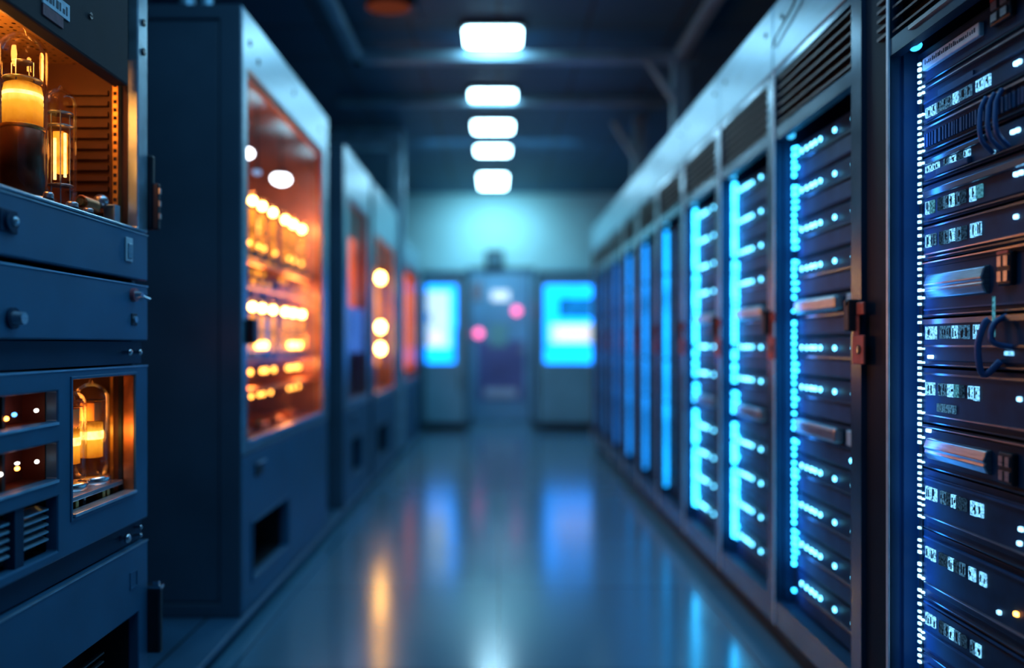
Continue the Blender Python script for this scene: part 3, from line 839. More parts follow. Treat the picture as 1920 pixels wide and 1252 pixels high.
# -- tube amplifier bay
am = thing('tube_amplifier', 'open amplifier bay glowing orange with two large vacuum tubes on top of the equipment rack', 'amplifier', (-1.3, 1.7, 1.408))
mb = MB().holes(FX - .030, FX, (LY0, LY1, 1.408, 2.45), [(LY0 + .05, 2.160, 1.416, 2.40)]); mb.build('bay_frame', 'edge', am, .004)
mb = MB().box(FX - .05, FX - .006, LY0 + .05, 2.118, 1.786, 2.40); hd = mb.build('header', 'brownmetal', am, .006)
mb = MB(); mb.box(FX - .0065, FX - .003, 1.715, 1.822, 1.838, 1.875); mb.build('label_plate', 'label', hd)
mb = MB()
for q in range(7):
    a = 1.725 + q * .0135
    mb.box(FX - .0035, FX - .0022, a, a + random.uniform(.005, .010), 1.847, random.uniform(1.857, 1.867))
mb.build('marking', 'labelink', hd)
mb = MB(); mb.box(FX - .0065, FX - .003, 1.715, 1.795, 1.812, 1.836); mb.build('lower_label', 'labelred', hd)
mb = MB(); mb.cyl((FX - .006, 1.917, 1.892), (FX - .002, 1.917, 1.892), .008, n=12, mat=0); mb.box(FX - .003, FX - .001, 1.911, 1.923, 1.8905, 1.8935, 1); mb.build('screw', ['chrome', 'black'], hd)
for zz in (1.985, 1.905):
    mb = MB(); mb.cyl((FX, 2.19, zz), (FX + .004, 2.19, zz), .010, n=12, mat=0); mb.box(FX + .0035, FX + .005, 2.182, 2.198, zz - .002, zz + .002, 1); mb.build('screw', ['black', 'chrome'], am)
# lining: far wall, ceiling, floor, back
mb = MB(); mb.box(-1.5, FX - .030, 2.162, 2.18, 1.408, 1.90); lw = mb.build('far_wall', 'lining', am)
mb = MB()
for k in range(12):
    z = 1.455 + k * .029
    mb.box(-1.175, -1.058, 2.150, 2.162, z, z + .013)
mb.build('slat', 'lining', lw)
mb = MB(); mb.box(-1.052, -1.046, 2.148, 2.162, 1.42, 1.86); mb.box(-1.040, -1.026, 2.140, 2.162, 1.42, 1.86, 1)
for k in range(18): mb.box(-1.037, -1.029, 2.138, 2.1405, 1.44 + k * .022, 1.449 + k * .022, 2)
mb.build('punched_rail', ['lining', 'brass', 'void'], lw)
def perforated():
    m, nt, out = new_mat('perforated_brass')
    b = nt.nodes.new('ShaderNodeBsdfPrincipled'); tc = nt.nodes.new('ShaderNodeTexCoord')
    vo = nt.nodes.new('ShaderNodeTexVoronoi'); vo.inputs['Scale'].default_value = 48; vo.inputs['Randomness'].default_value = .15
    cr = nt.nodes.new('ShaderNodeValToRGB'); cr.color_ramp.elements[0].position = .28; cr.color_ramp.elements[1].position = .36
    cr.color_ramp.elements[0].color = (.03, .015, .005, 1); cr.color_ramp.elements[1].color = (.68, .40, .12, 1)
    nt.links.new(tc.outputs['Object'], vo.inputs['Vector']); nt.links.new(vo.outputs['Distance'], cr.inputs['Fac'])
    nt.links.new(cr.outputs['Color'], b.inputs['Base Color']); b.inputs['Metallic'].default_value = .6; b.inputs['Roughness'].default_value = .4
    nt.links.new(b.outputs['BSDF'], out.inputs['Surface'])
    return m
M['perf'] = perforated()
MB().box(-1.5, FX - .051, LY0 + .05, 2.162, 1.862, 1.87).build('perforated_ceiling', 'perf', am)
MB().box(-1.5, FX - .031, LY0 + .05, 2.162, 1.409, 1.414).build('bay_floor', 'brownmetal', am)
MB().box(-1.5, -1.49, LY0 + .05, 2.162, 1.414, 1.862).build('back_wall', 'lining', am)
# tubes and parts standing in the bay
make_tube((-1.115, 1.862, 1.4146), .415, .052, 'tall vacuum tube with glowing gold band and dark lower half in the amplifier bay', None, 'power', .46)
make_tube((-1.085, 1.968, 1.4146), .318, .037, 'shorter slim clear vacuum tube beside the tall glowing one', None, 'small')
ci = thing('choke_coil', 'copper coil with grey ball end beside the slim vacuum tube', 'coil', (-1.06, 2.06, 1.414))
mb = MB(); pts = []
for k in range(90):
    a = k / 10 * 2 * math.pi; pts.append((-1.052 + .016 * math.cos(a), 2.00 + k * .00078, 1.458 + .016 * math.sin(a)))
mb.path(pts, .0032, 6); mb.build('winding', 'copper', ci)
mb = MB(); mb.cyl((-1.052, 1.995, 1.458), (-1.052, 2.082, 1.458), .009, n=10); mb.cyl((-1.052, 2.02, 1.4146), (-1.052, 2.02, 1.458), .006, n=8); mb.build('core', 'brass', ci)
mb = MB(); mb.ball((-1.045, 2.088, 1.475), .019); mb.build('end_ball', 'silver', ci)
bk = MB(); bk.box(-1.045, -1.008, 2.100, 2.110, 1.4146, 1.462); bk.box(-1.045, -1.008, 2.085, 2.110, 1.462, 1.467); bk.box(-1.012, -1.006, 2.084, 2.112, 1.4146, 1.467)
tag(bk.build('bracket', 'edge', org=(-1.03, 2.1, 1.414), bevel=.001), 'small bent metal bracket next to the copper coil', 'bracket')
for q, (x, y, r_, hh, lab) in enumerate(((-1.02, 1.80, .011, .03, 'small grey capacitor can at the foot of the tall tube'), (-1.02, 1.90, .014, .026, 'squat metal can between the two vacuum tubes'), (-1.015, 1.965, .012, .022, 'low metal can before the slim vacuum tube'))):
    t = thing('capacitor_can', lab, 'capacitor', (x, y, 1.414))
    mb = MB(); mb.lathe((x, y, 1.414), [(.0008, 0), (r_, 0), (r_, hh * .85), (r_ * .8, hh), (.0008, hh)], 14); mb.build('can', 'silver', t)
    mb = MB(); mb.lathe((x, y, 1.414), [(r_ * 1.02, hh * .3), (r_ * 1.06, hh * .35), (r_ * 1.06, hh * .5), (r_ * 1.02, hh * .55)], 14); mb.build('band', 'blackmetal', t)

# -- plain control panel under the bay
def module(name, label, cat, z0, z1, holes=(), mat='navy', depth=.30):
    t = thing(name, label, cat, (-1.2, 1.7, z0))
    mb = MB().holes(FX - .030, FX, (LY0, LY1, z0 + .002, z1 - .004), list(holes)); mb.build('front_panel', mat, t, .004)
    return t
def top_edge(t, z, m='edge'):
    MB().box(FX - .004, FX + .0018, LY0, LY1 - .001, z - .0075, z - .004).build('edge_strip', m, t)
pb1 = module('control_panel', 'blue grey blank panel with small pale rocker plate under the amplifier bay', 'panel', 1.274, 1.408)
MB().box(-1.5, FX - .03, LY0 + .03, LY1 - .03, 1.28, 1.398).build('chassis', 'navy_dark', pb1)
top_edge(pb1, 1.408)
mb = MB(); mb.box(FX, FX + .004, 2.083, 2.122, 1.318, 1.382); o = mb.build('rocker_plate', 'label', pb1, .002)
mb = MB(); mb.box(FX + .004, FX + .007, 2.091, 2.114, 1.327, 1.366); mb.build('rocker', 'steel', o, .003)
mb = MB(); mb.cyl((FX, 1.585, 1.345), (FX + .012, 1.585, 1.345), .020, n=14, mat=0); mb.box(FX, FX + .005, 1.555, 1.612, 1.322, 1.368, 0); mb.ball((FX + .012, 1.592, 1.346), (.006, .010, .010), 10, 1); mb.build('button', ['navy_dark', 'edge'], pb1, .002)

pc1 = module('control_panel', 'blue grey panel with dull red knob and toggle switch, second under the amplifier bay', 'panel', 1.108, 1.266)
MB().box(-1.5, FX - .03, LY0 + .03, LY1 - .03, 1.112, 1.258).build('chassis', 'navy_dark', pc1)
top_edge(pc1, 1.266)
mb = MB(); mb.cyl((FX, 2.128, 1.232), (FX + .010, 2.128, 1.232), .018, n=16, mat=0); mb.cyl((FX + .010, 2.128, 1.232), (FX + .026, 2.128, 1.232), .011, .008, n=14, mat=1); mb.build('knob', ['redknob', 'chrome'], pc1)
mb = MB(); mb.cyl((FX, 2.180, 1.232), (FX + .006, 2.180, 1.232), .008, n=10); mb.cyl((FX + .004, 2.180, 1.232), (FX + .022, 2.186, 1.222), .003, .005, n=8); mb.build('toggle', 'chrome', pc1)
mb = MB(); mb.box(FX, FX + .003, 2.118, 2.150, 1.150, 1.182); o = mb.build('socket_plate', 'blackmetal', pc1, .002)
mb = MB(); mb.cyl((FX + .003, 2.134, 1.166), (FX + .008, 2.134, 1.166), .009, n=12); mb.build('socket', 'edge', o)
mb = MB(); mb.cyl((FX, 1.60, 1.152), (FX + .006, 1.60, 1.152), .022, n=18, mat=0); mb.cyl((FX + .006, 1.60, 1.152), (FX + .026, 1.60, 1.152), .015, .012, n=16, mat=1); mb.build('knob', ['navy_dark', 'silver'], pc1)

# recess strips with pegs
def recess(z0, z1, label, pegs):
    t = thing('recessed_strip', label, 'strip', (-1.2, 1.7, z0))
    MB().box(FX - .034, FX - .018, LY0 + .01, LY1 - .003, z0 + .001, z1 - .001).build('back_strip', 'navy_dark', t)
    for y, z, r in pegs:
        mb = MB(); mb.cyl((FX - .018, y, z), (FX + .002, y, z), r * .55, n=10); mb.ball((FX + .002, y, z), (r * .7, r, r), 12); mb.build('peg', 'chrome', t)
    return t
recess(1.046, 1.108, 'dark recessed strip with two round pegs above the unit with a tube window', [(2.108, 1.078, .009), (2.168, 1.078, .008)])
recess(.560, .616, 'dark recessed strip with pegs between the tube window unit and lowest drawer', [(2.095, .588, .012), (2.172, .600, .006), (2.172, .578, .006)])

# -- unit with tube window, two slots and a louvred vent
WIN = (1.826, 2.141, .700, 1.018)
SL1 = (1.30, 1.768, .928, .996); SL2 = (1.30, 1.768, .800, .882); VT = (1.30, 1.768, .640, .762)
pe = module('power_unit', 'blue unit with glowing tube window, two dark slots and louvred vent at mid height', 'power unit', .616, 1.046, [WIN, SL1, SL2, VT])
top_edge(pe, 1.046)
mb = MB(); y0, y1, z0, z1 = WIN
bxd = -1.42
mb.box(bxd, FX - .03, y1 + .002, y1 + .014, z0 - .01, z1 + .02); mb.box(bxd, bxd + .01, y0 - .2, y1, z0 - .01, z1 + .02); mb.box(bxd, FX - .03, y0 - .2, y1, z1 + .012, z1 + .02); mb.box(bxd, FX - .03, y0 - .2, y1, z0 - .012, z0 - .002); mb.box(bxd, FX - .03, y0 - .21, y0 - .2, z0 - .012, z1 + .02)
ln = mb.build('window_lining', 'lining', pe)
mb = MB(); mb.box(-1.045, -1.037, y1 - .004, y1 + .003, z0, z1, 0); mb.box(-1.022, -1.012, y1 - .006, y1 + .003, z0, z1, 1); mb.box(FX - .029, FX - .003, y1 - .003, y1 - .0005, z0 + .01, z1 - .002, 2)  # includes a copper liner added to imitate orange light on the inner edge
mb.build('rail_and_lit_edge', ['brass', 'blackmetal', 'copper'], ln)
mb = MB().holes(FX - .004, FX + .003, (y0 - .008, y1 + .008, z0 - .008, z1 + .008), [(y0, y1, z0, z1)]); mb.build('window_frame', 'navy', pe, .002)
mb = MB(); mb.box(FX - .028, FX + .008, y0 + .002, y1 - .002, z0 + .001, z0 + .009); mb.build('sill', 'edge', pe, .002)
for nm, (a, b, c, e) in (('upper_slot', SL1), ('lower_slot', SL2)):
    mb = MB(); mb.box(FX - .09, FX - .08, a, b, c, e); mb.box(FX - .08, FX - .03, a, b, c - .004, c - .0005); mb.box(FX - .08, FX - .03, a, b, e + .0005, e + .004); mb.box(FX - .08, FX - .03, b + .0005, b + .004, c, e)
    sl = mb.build(nm, 'rust', pe)
    point('slot_glow', (FX - .05, 1.70, (c + e) / 2), .012, (1, .3, .06), .01)
    MB().box(FX - .001, FX + .003, a, b, c - .007, c - .001).build('lip', 'edge', sl)
    if nm == 'upper_slot':
        L = [(1.630, .947, 'amber_small'), (1.657, .953, 'blue_small'), (1.736, .955, 'white_small')]
    else:
        L = [(1.667, .839, 'amber_small'), (1.667, .850, 'white_small'), (1.738, .843, 'white_small'), (1.610, .836, 'white_small')]
    for yy, zz, mm in L:
        mb = MB(); mb.ball((FX - .03, yy, zz), (.004, .007, .003 if (mm == 'white_small' and yy == 1.667) else .0045), 10); mb.build('lamp', mm, sl)
a, b, c, e = VT
mb = MB(); mb.box(FX - .06, FX - .05, a, b, c, e); mb.box(FX - .05, FX - .03, b + .0005, b + .004, c, e); mb.box(FX - .05, FX - .03, a, b, c - .004, c - .0005); mb.box(FX - .05, FX - .03, a, b, e + .0005, e + .004)
vv = mb.build('louvre', 'void', pe)
for (ya, yb) in ((1.34, 1.47), (1.49, 1.612), (1.658, 1.752)):
    mb = MB()
    for k in range(5):
        zz = .668 + k * .0165
        vs = [(FX - .012, ya, zz), (FX - .012, yb, zz), (FX - .036, yb, zz + .008), (FX - .036, ya, zz + .008)]
        vs += [(p[0], p[1], p[2] + .004) for p in vs]
        mb.add(vs, [(0, 1, 2, 3), (7, 6, 5, 4), (0, 4, 5, 1), (1, 5, 6, 2), (2, 6, 7, 3), (3, 7, 4, 0)])
    mb.build('louvre_bank', 'edge', vv)
MB().box(FX - .03, FX - .006, 1.620, 1.650, c, e).build('mullion', 'navy_dark', vv)
make_tube((-1.062, 2.070, .7386), .262, .045, 'glass tube with hot glowing band in the small window, the one by the orange wall', None, 'window')
make_tube((-1.068, 1.972, .7386), .250, .042, 'second glowing tube partly hidden at the edge of the small window', None, 'window')
t = thing('tube_socket_board', 'metal socket board carrying the two tubes in the small window', 'board', (-1.07, 2.0, .70))
MB().box(-1.14, -1.005, 1.86, 2.128, .726, .738).build('deck', 'silver', t, .002)
mb = MB()
for yy in (1.88, 1.99, 2.11): mb.cyl((-1.04, yy, .6985), (-1.04, yy, .726), .006, n=8); mb.cyl((-1.12, yy, .6985), (-1.12, yy, .726), .006, n=8)
mb.build('standoff', 'chrome', t)
for yy in (1.87, 1.905, 2.035, 2.058): MB().box(-1.030, -1.013, yy, yy + .014, .700, .724).build('terminal', 'brass', t, .002)

# -- lowest drawer with deep vent
DV = (1.60, 2.165, .12, .372)
pg = module('drawer_unit', 'lowest dark blue drawer unit with square embossing and deep black vent', 'drawer unit', .060, .560, [DV])
top_edge(pg, .560)
mb = MB(); a, b, c, e = DV
mb.box(FX - .16, FX - .15, a - .2, b, c, e); mb.box(FX - .15, FX - .03, b + .0005, b + .004, c, e); mb.box(FX - .15, FX - .03, a, b, e + .0005, e + .004); mb.box(FX - .15, FX - .03, a, b, c - .004, c - .0005); mb.box(FX - .15, FX - .03, a - .004, a - .0005, c, e)
vv = mb.build('vent', 'void', pg)
mb = MB()
for k in range(6):
    zz = .20 + k * .022
    mb.box(FX - .04, FX - .028, a + .01, 2.03, zz, zz + .004)
mb.build('slat', 'grille', vv)
mb = MB().holes(FX, FX + .002, (2.112, 2.156, .445, .492), [(2.117, 2.151, .450, .487)]); mb.build('embossed_square', 'navy', pg)
mb = MB(); mb.box(FX, FX + .006, 1.60, 1.66, .392, .400); mb.box(FX, FX + .004, 1.60, 1.65, .372, .384); mb.build('pull_lip', 'edge', pg, .001)

# ------------------------------------------------------------------ tall amber cabinets
def tube_cabinet(label, y0, y1, win, ztop=2.396, vent=None, latch=None, depth=1.0, pane='pane', lining='lining_cab', side_inset=True):
    xb = FX - depth
    t = thing('tube_cabinet', label, 'cabinet', ((FX + xb) / 2, (y0 + y1) / 2, .056), 'tall cabinets with amber windows')
    wy0, wy1, wz0, wz1 = win
    zs = wz0 - .047
    mb = MB().holes(FX - .04, FX, (y0, y1, zs, ztop), [(wy0, wy1, wz0, wz1)]); ff = mb.build('front_frame', 'steel', t, .006)
    b = MB()
    b.box(xb, FX - .04, y1 - .02, y1, .058, ztop); b.box(xb, xb + .02, y0 + .02, y1 - .02, .058, ztop)
    b.box(xb, FX - .04, y0 + .02, y1 - .02, ztop - .02, ztop); b.box(xb, FX - .04, y0, y0 + .02, .058, ztop)
    b.box(xb, FX - .04, y0 + .02, y1 - .02, .058, .075)
    b.build('carcass', 'cab_side', t)
    if side_inset:
        mb = MB().holes(y0 - .012, y0, (xb, FX - .001, .058, ztop), [(xb + .08, FX - .085, .11, ztop - .055)], axis='y'); mb.build('side_frame', 'cab_side', t, .005)
        mb = MB(); mb.box(xb + .086, FX - .091, y0 - .006, y0, .116, ztop - .061); mb.build('side_panel', 'cab_side', t, .003)
    # lining
    L = MB(); g = .001
    L.box(FX - .42, FX - .041, y1 - .05, y1 - .021, wz0 - .03, ztop - .03); L.box(FX - .42, FX - .041, y0 + .021, y0 + .05, wz0 - .03, ztop - .03)
    L.box(FX - .42, FX - .41, y0 + .05, y1 - .05, wz0 - .03, ztop - .03)
    L.box(FX - .41, FX - .041, y0 + .05, y1 - .05, wz0 - .03, wz0 - .005); L.box(FX - .41, FX - .041, y0 + .05, y1 - .05, ztop - .06, ztop - .03)
    L.build('lining', lining, t)
    # gasket around the window and glass
    mb = MB().holes(FX - .03, FX - .012, (wy0, wy1, wz0, wz1), [(wy0 + .012, wy1 - .012, wz0 + .010, wz1 - .022)]); mb.build('gasket', 'gasket', ff)
    MB().box(FX - .024, FX - .022, wy0 + .010, wy1 - .010, wz0 + .008, wz1 - .020).build('window_pane', pane, t)
    mb = MB(); mb.box(FX - .012, FX + .004, wy0 + .002, wy1 - .002, wz0 + .0, wz0 + .008); mb.build('sill', 'edge', ff, .002)
    # lower door
    hs = [vent] if vent else []
    mb = MB().holes(FX - .038, FX - .002, (y0 + .004, y1 - .004, .060, zs - .008), hs); ld = mb.build('lower_door', 'navy', t, .005)
    if vent:
        a, bb, c, e = vent
        mb = MB(); mb.box(FX - .16, FX - .15, a, bb, c, e); mb.box(FX - .15, FX - .038, bb + .0005, bb + .006, c, e); mb.box(FX - .15, FX - .038, a - .006, a - .0005, c, e); mb.box(FX - .15, FX - .038, a, bb, e + .0005, e + .006); mb.box(FX - .15, FX - .038, a, bb, c - .006, c - .0005)
        mb.build('vent', 'void', ld)
        mb = MB().holes(FX - .002, FX + .004, (a - .012, bb + .012, c - .012, e + .012), [(a, bb, c, e)]); mb.build('vent_rim', 'navy', ld, .002)
    if latch:
        ly, lz = latch
        mb = MB(); mb.box(FX - .002, FX + .004, ly, ly + .10, lz, lz + .05, 0); mb.box(FX + .004, FX + .014, ly, ly + .11, lz + .05, lz + .058, 1); mb.build('latch', ['blackmetal', 'edge'], ld, .002)
    return t, ff
c1, ff1 = tube_cabinet('tall steel cabinet behind the equipment rack, with wide window of glowing amber tubes', 3.04, 4.56, (3.107, 4.438, .718, 2.173), vent=(3.165, 3.70, .165, .385), latch=(3.20, .565))
for yy, zz in ((3.13, 2.285), (3.24, 2.25), (3.80, 2.30), (4.36, 2.28)):
    mb = MB(); mb.cyl((FX, yy, zz), (FX + .004, yy, zz), .013, n=10); mb.build('screw', 'black', ff1)
mb = MB(); mb.box(FX, FX + .03, 3.075, 3.09, 1.10, 1.20); mb.box(FX + .022, FX + .03, 3.075, 3.14, 1.10, 1.20); o = mb.build('handle', 'blackmetal', ff1, .005)
c2, ff2 = tube_cabinet('second tall cabinet with plain orange window above a small blue screen', 5.04, 6.08, (5.20, 5.96, .72, 2.06), ztop=2.37, vent=(5.32, 5.70, .22, .46), latch=(5.3, .58), lining='lining_dim')
c3, ff3 = tube_cabinet('third tall cabinet with narrow window showing three round amber bulbs', 6.21, 7.70, (6.30, 7.45, .70, 1.98), ztop=2.36, vent=(6.45, 7.05, .16, .42))
c4, ff4 = tube_cabinet('last tall amber cabinet with dim plain orange window next to the screen cabinet', 8.10, 9.75, (8.30, 9.55, .72, 1.95), ztop=2.20, side_inset=True)

# C1 contents: shelves with tubes
TX = -1.065
def amber_tube(y, z, h, r, label, group, top=True):
    t = thing('vacuum_tube', label, 'vacuum tube', (TX, y, z), group)
    mb = MB(); mb.lathe((TX, y, z), [(r * .9, h * .10), (r, h * .2), (r, h - r), (r * .75, h - r * .35), (r * .3, h - .003), (.0008, h)], 14); mb.build('glass_envelope', 'glass', t)
    mb = MB(); mb.lathe((TX, y, z), [(.0008, 0), (r, 0), (r, h * .10), (.0008, h * .10)], 14); mb.build('socket', 'blackmetal', t)
    mb = MB(); mb.lathe((TX, y, z), [(.0008, h * .12), (r * .5, h * .12), (r * .5, h * .74), (.0008, h * .74)], 10); mb.build('plate', 'bulbbody', t)
    mb = MB(); mb.ball((TX, y, z + h * .86), (r * .62, r * .62, r * .62), 12); mb.build('filament', 'bulbtop', t)
    return t
YS = (3.30, 3.44, 3.58, 3.75, 3.97, 4.12, 4.30)
for zsh, lab in ((1.475, 'upper'), (1.035, 'lower')):
    s = MB(); s.box(-1.385, -1.032, 3.095, 4.505, zsh - .010, zsh); s.build('shelf', 'lining_cab', c1, .002)
for q, y in enumerate(YS):
    amber_tube(y, 1.4756, .285, .026, f'glowing amber tube on the upper shelf of the wide window, {ORD[q + 1]} from its handle side', 'amber tubes on the upper shelf')
for q, y in enumerate(YS):
    amber_tube(y, 1.0356, .262, .026, f'glowing amber tube on the middle shelf of the wide window, {ORD[q + 1]} from its handle side', 'amber tubes on the middle shelf')
# shelf lamps, transformers and small bulbs
for zr, n_, nm in ((1.545, 9, 'a'),):
    pass
def lamp_row(parent, z, ys, r, m='dot_amber', x=-1.018):
    for y in ys:
        mb = MB(); mb.ball((x, y, z), (r * .6, r * 1.6, r), 10, 0); mb.cyl((x - .008, y, z), (x, y, z), r * .6, n=8, mat=1); mb.build('shelf_lamp', [m, 'brass'], parent)
s = MB(); s.box(-1.385, -1.096, 3.095, 4.505, 1.28, 1.29); s.build('shelf', 'lining_cab', c1, .002)
s = MB(); s.box(-1.06, -1.03, 3.095, 4.505, 1.335, 1.347); s.box(-1.06, -1.03, 3.095, 4.505, 1.44, 1.452); s.build('cable_rail', 'copper', c1, .002)
lamp_row(c1, 1.515, (3.25, 3.37, 3.45, 3.62, 3.86, 3.96, 4.10), .010)
for q, y in enumerate((3.30, 3.46, 3.66, 3.88, 4.08, 4.26)):
    t = thing('transformer', f'copper wound transformer between the tube shelves, {ORD[q + 1]} from the handle side of the wide window', 'transformer', (-1.15, y, 1.29), 'copper transformers between the shelves')
    mb = MB(); mb.box(-1.20, -1.10, y - .055, y + .055, 1.2906, 1.30); mb.box(-1.19, -1.11, y - .05, y - .035, 1.30, 1.40); mb.box(-1.19, -1.11, y + .035, y + .05, 1.30, 1.40); mb.box(-1.19, -1.11, y - .05, y + .05, 1.40, 1.412); mb.build('core', 'brownmetal', t, .002)
    mb = MB(); mb.lathe((-1.15, y, 1.303), [(.0008, 0), (.034, 0), (.037, .02), (.034, .04), (.037, .06), (.034, .095), (.0008, .095)], 14); mb.build('winding', 'copper', t)
lamp_row(c1, 1.40, (3.28, 3.36, 3.44, 3.72, 3.80, 4.02, 4.12, 4.2), .012, 'bulbbody')
lamp_row(c1, 1.36, (3.30, 3.42, 3.52, 3.95, 4.02, 4.12), .012, 'bulbbody')
lamp_row(c1, 1.455, (3.26, 3.40, 3.50, 3.60, 3.90, 4.0, 4.22), .009, 'bulbbody')
s = MB(); s.box(-1.385, -1.03, 3.095, 4.505, .90, .912); s.build('shelf', 'copper', c1, .002)
lamp_row(c1, 1.095, (3.36, 3.42, 3.47, 3.88, 3.96, 4.06), .017, 'bulbtop2')
lamp_row(c1, .985, (3.26, 3.42, 3.48, 3.60, 3.84, 3.90, 3.98, 4.05), .013)
lamp_row(c1, .885, (3.27, 3.38, 3.44, 3.55, 3.86, 3.94, 4.04), .010)
MB().box(-1.16, -1.10, 3.56, 3.82, 1.05, 1.22).build('blue_meter', 'bluescreen', c1, .006)
# loose bits on the window floor: small terminal blocks
for q, y in enumerate((3.35, 3.62, 3.86, 4.15)):
    t = thing('terminal_block', f'low copper terminal block on the floor of the wide window, {ORD[q + 1]} from the handle side', 'terminal block', (-1.12, y, .713), 'copper terminal blocks on the window floor')
    mb = MB(); mb.box(-1.16, -1.06, y - .06, y + .06, .7136, .745); mb.build('block', 'copper', t, .004)
    mb = MB()
    for a in (-.035, 0, .035): mb.cyl((-1.09, y + a, .745), (-1.09, y + a, .757), .010, n=10)
    mb.build('screw', 'brass', t)
# glowing ovals added to imitate ceiling light reflections in the window pane
for (y, z, rr, lab) in ((3.43, 1.925, .038, 'white oval imitating a light reflection in the wide window, by the handle side'), (3.60, 1.878, .020, 'small bluish oval imitating a light reflection between two white ones'), (4.0, 1.930, .048, 'largest white oval imitating a light reflection in the wide window')):
    t = thing('reflection_oval', lab, 'lamp', (TX - .03, y, z), 'ovals imitating light reflections in the wide window')
    mb = MB(); mb.ball((TX - .03, y, z), (rr, rr * 1.25, rr * .62), 16); mb.build('bulb', 'white_glow' if rr > .03 else 'pale_reflection', t)
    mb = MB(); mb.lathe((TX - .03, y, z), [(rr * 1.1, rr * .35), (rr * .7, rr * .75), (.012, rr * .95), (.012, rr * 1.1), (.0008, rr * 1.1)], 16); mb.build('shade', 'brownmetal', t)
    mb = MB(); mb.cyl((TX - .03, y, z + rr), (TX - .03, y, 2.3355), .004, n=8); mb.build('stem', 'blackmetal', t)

# C2: orange back board, blue screen, maroon lower board
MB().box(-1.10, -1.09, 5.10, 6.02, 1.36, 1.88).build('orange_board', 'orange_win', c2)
o = MB().box(-1.055, -1.02, 5.10, 6.02, 1.04, 1.36).build('blue_display', 'bluescreen', c2, .006)
MB().box(-1.10, -1.09, 5.10, 6.02, .70, 1.04).build('maroon_board', 'rust', c2)
# C3: three bulbs on a glowing rod board
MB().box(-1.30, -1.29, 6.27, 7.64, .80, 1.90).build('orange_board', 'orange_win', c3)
st = MB(); st.box(-1.12, -1.09, 7.00, 7.06, .70, 2.30); st.build('lamp_post', 'brass', c3)
for q, z in enumerate((1.685, 1.25, 1.06)):
    t = thing('bulb', f'round glowing amber bulb in the narrow cabinet window, {ORD[q + 1]} from top', 'bulb', (-1.03, 7.03, z), 'round amber bulbs in the narrow window')
    mb = MB(); mb.ball((-1.045, 7.03, z), (.030, .055, .042), 14); mb.build('globe', 'bulbtop', t)
    mb = MB(); mb.cyl((-1.0795, 7.03, z), (-1.06, 7.03, z), .02, n=12); mb.build('socket', 'brass', t)
gl = MB(); gl.box(-1.086, -1.080, 6.90, 7.16, .92, 1.76); gl.build('amber_board', 'amber_col', c3)
# C4
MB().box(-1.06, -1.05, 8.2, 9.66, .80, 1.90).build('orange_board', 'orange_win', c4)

# conduits rising from the first tall cabinet
for q, (x, r_, lab) in enumerate(((-1.222, .030, 'thicker pale conduit rising from the top of the tall steel cabinet'), (-1.145, .021, 'thinner pale conduit rising from the top of the tall steel cabinet'))):
    t = thing('conduit', lab, 'conduit', (x, 3.12, 2.396))
    mb = MB(); mb.cyl((x, 3.12, 2.396), (x, 3.12, ZC - .001), r_, n=14); mb.build('pipe', 'conduit', t)
    mb = MB(); mb.cyl((x, 3.12, 2.396), (x, 3.12, 2.42), r_ * 1.4, n=14); mb.build('collar', 'stile', t)

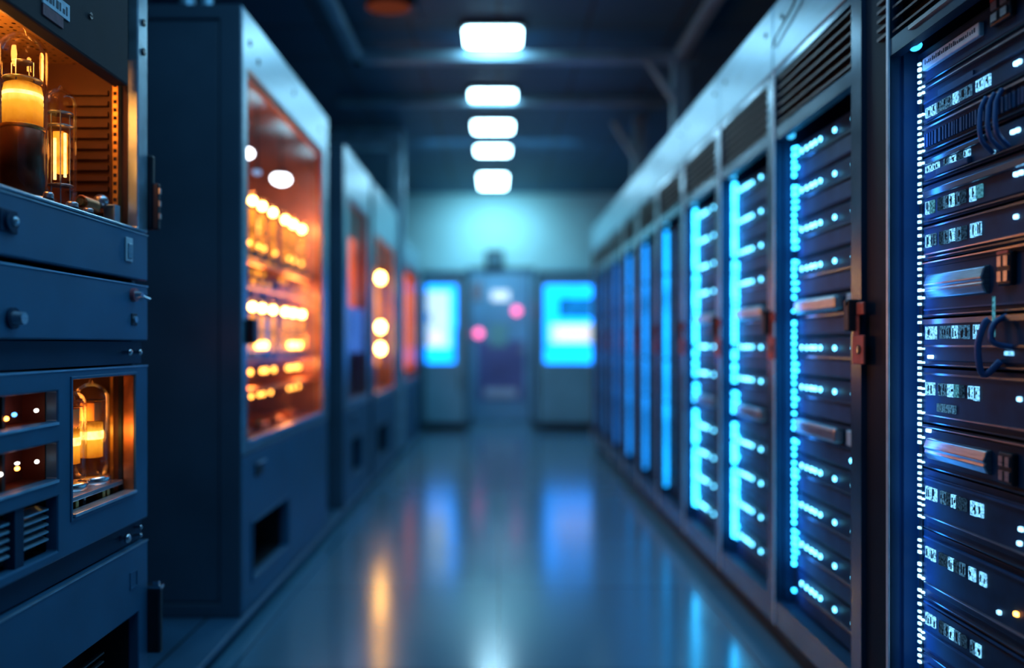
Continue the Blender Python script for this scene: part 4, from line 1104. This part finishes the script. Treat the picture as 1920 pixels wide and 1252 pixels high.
# ------------------------------------------------------------------ lamps
for y in (3.1, 1.4): area('ceiling_lamp', (0, y, ZC - .02), (0, 0, 0), 1.3, 1.6, 20, (.20, .60, 1.0))
area('added_wall_glow', (-.05, 10.5, 3.0), (math.radians(62), 0, 0), .9, .15, 8.5, (.36, .86, 1.0), 130)  # unseen area light added to give the end wall its cyan glow
area('added_end_fill', (0, 8.4, ZC - .03), (math.radians(55), 0, 0), 1.6, .3, 16, (.28, .70, 1.0))  # unseen area light added to brighten the door, end cabinets and far floor
OR = (1.0, .34, .06)
point('bay_glow', (-1.25, 1.84, 1.80), 1.3, OR, .04)
point('bay_glow', (-1.12, 1.72, 1.80), 3.6, OR, .03)
point('bay_glow', (-1.02, 2.03, 1.60), .12, OR, .02)
point('window_glow', (-1.13, 1.96, .90), .55, OR, .03)
point('window_glow', (-1.0, 2.06, .86), .25, OR, .02)
for (y, z, e) in ((3.5, 1.62, 3.0), (4.25, 1.62, 4.0), (3.9, 1.16, 3.0), (4.3, 1.12, 2.5), (4.1, .82, 1.6), (4.2, 1.95, 1.2), (4.41, 1.75, 2.6), (4.41, 1.35, 2.6), (4.41, 1.0, 2.0), (3.6, 1.40, 1.6), (4.2, 1.40, 1.8), (3.5, .95, 1.2)): point('cabinet_glow', (-1.10, y, z), e, (1.0, .27, .05), .04)
point('cabinet_glow', (-1.12, 7.2, 1.4), 4, OR, .05)
point('cabinet_glow', (-1.05, 5.6, 1.6), 1.0, (1, .2, .04), .03)
point('added_red_glow', (-1.10, 2.72, 1.12), .10, (1, .16, .04), .02)  # added red point light without a fixture, tints the tall cabinet's side
for k in range(4):
    y = (1.35 + RW - FAR - .075) if k == 0 else (Y2 + (k - 1) * RW + RW - FAR - .09)
    area('strip_glow', (XE - .050, y, 1.0), (0, math.radians(-90), 0), 1.55, .03, 1.7 if k == 0 else 1.6, (.03, .30, 1.0))

w = bpy.data.worlds.new('World'); bpy.context.scene.world = w
w.use_nodes = True
bg = w.node_tree.nodes['Background']
bg.inputs['Color'].default_value = (.045, .22, .60, 1); bg.inputs['Strength'].default_value = .17

# ------------------------------------------------------------------ camera
cam = bpy.data.cameras.new('Camera')
co = bpy.data.objects.new('Camera', cam); C.objects.link(co)
co.location = (0, 0, 1.1); co.rotation_euler = (math.radians(90), 0, 0)
cam.sensor_width = 36; cam.lens = 1490 * 36 / 1920
cam.shift_x = (960 - 935) / 1920; cam.shift_y = (645 - 626) / 1920
cam.clip_start = .05; cam.clip_end = 60
cam.dof.use_dof = True; cam.dof.focus_distance = 1.87; cam.dof.aperture_fstop = .70
bpy.context.scene.camera = co
s = bpy.context.scene
s.view_settings.view_transform = 'Standard'
s.view_settings.look = 'None'
s.view_settings.exposure = 0.0
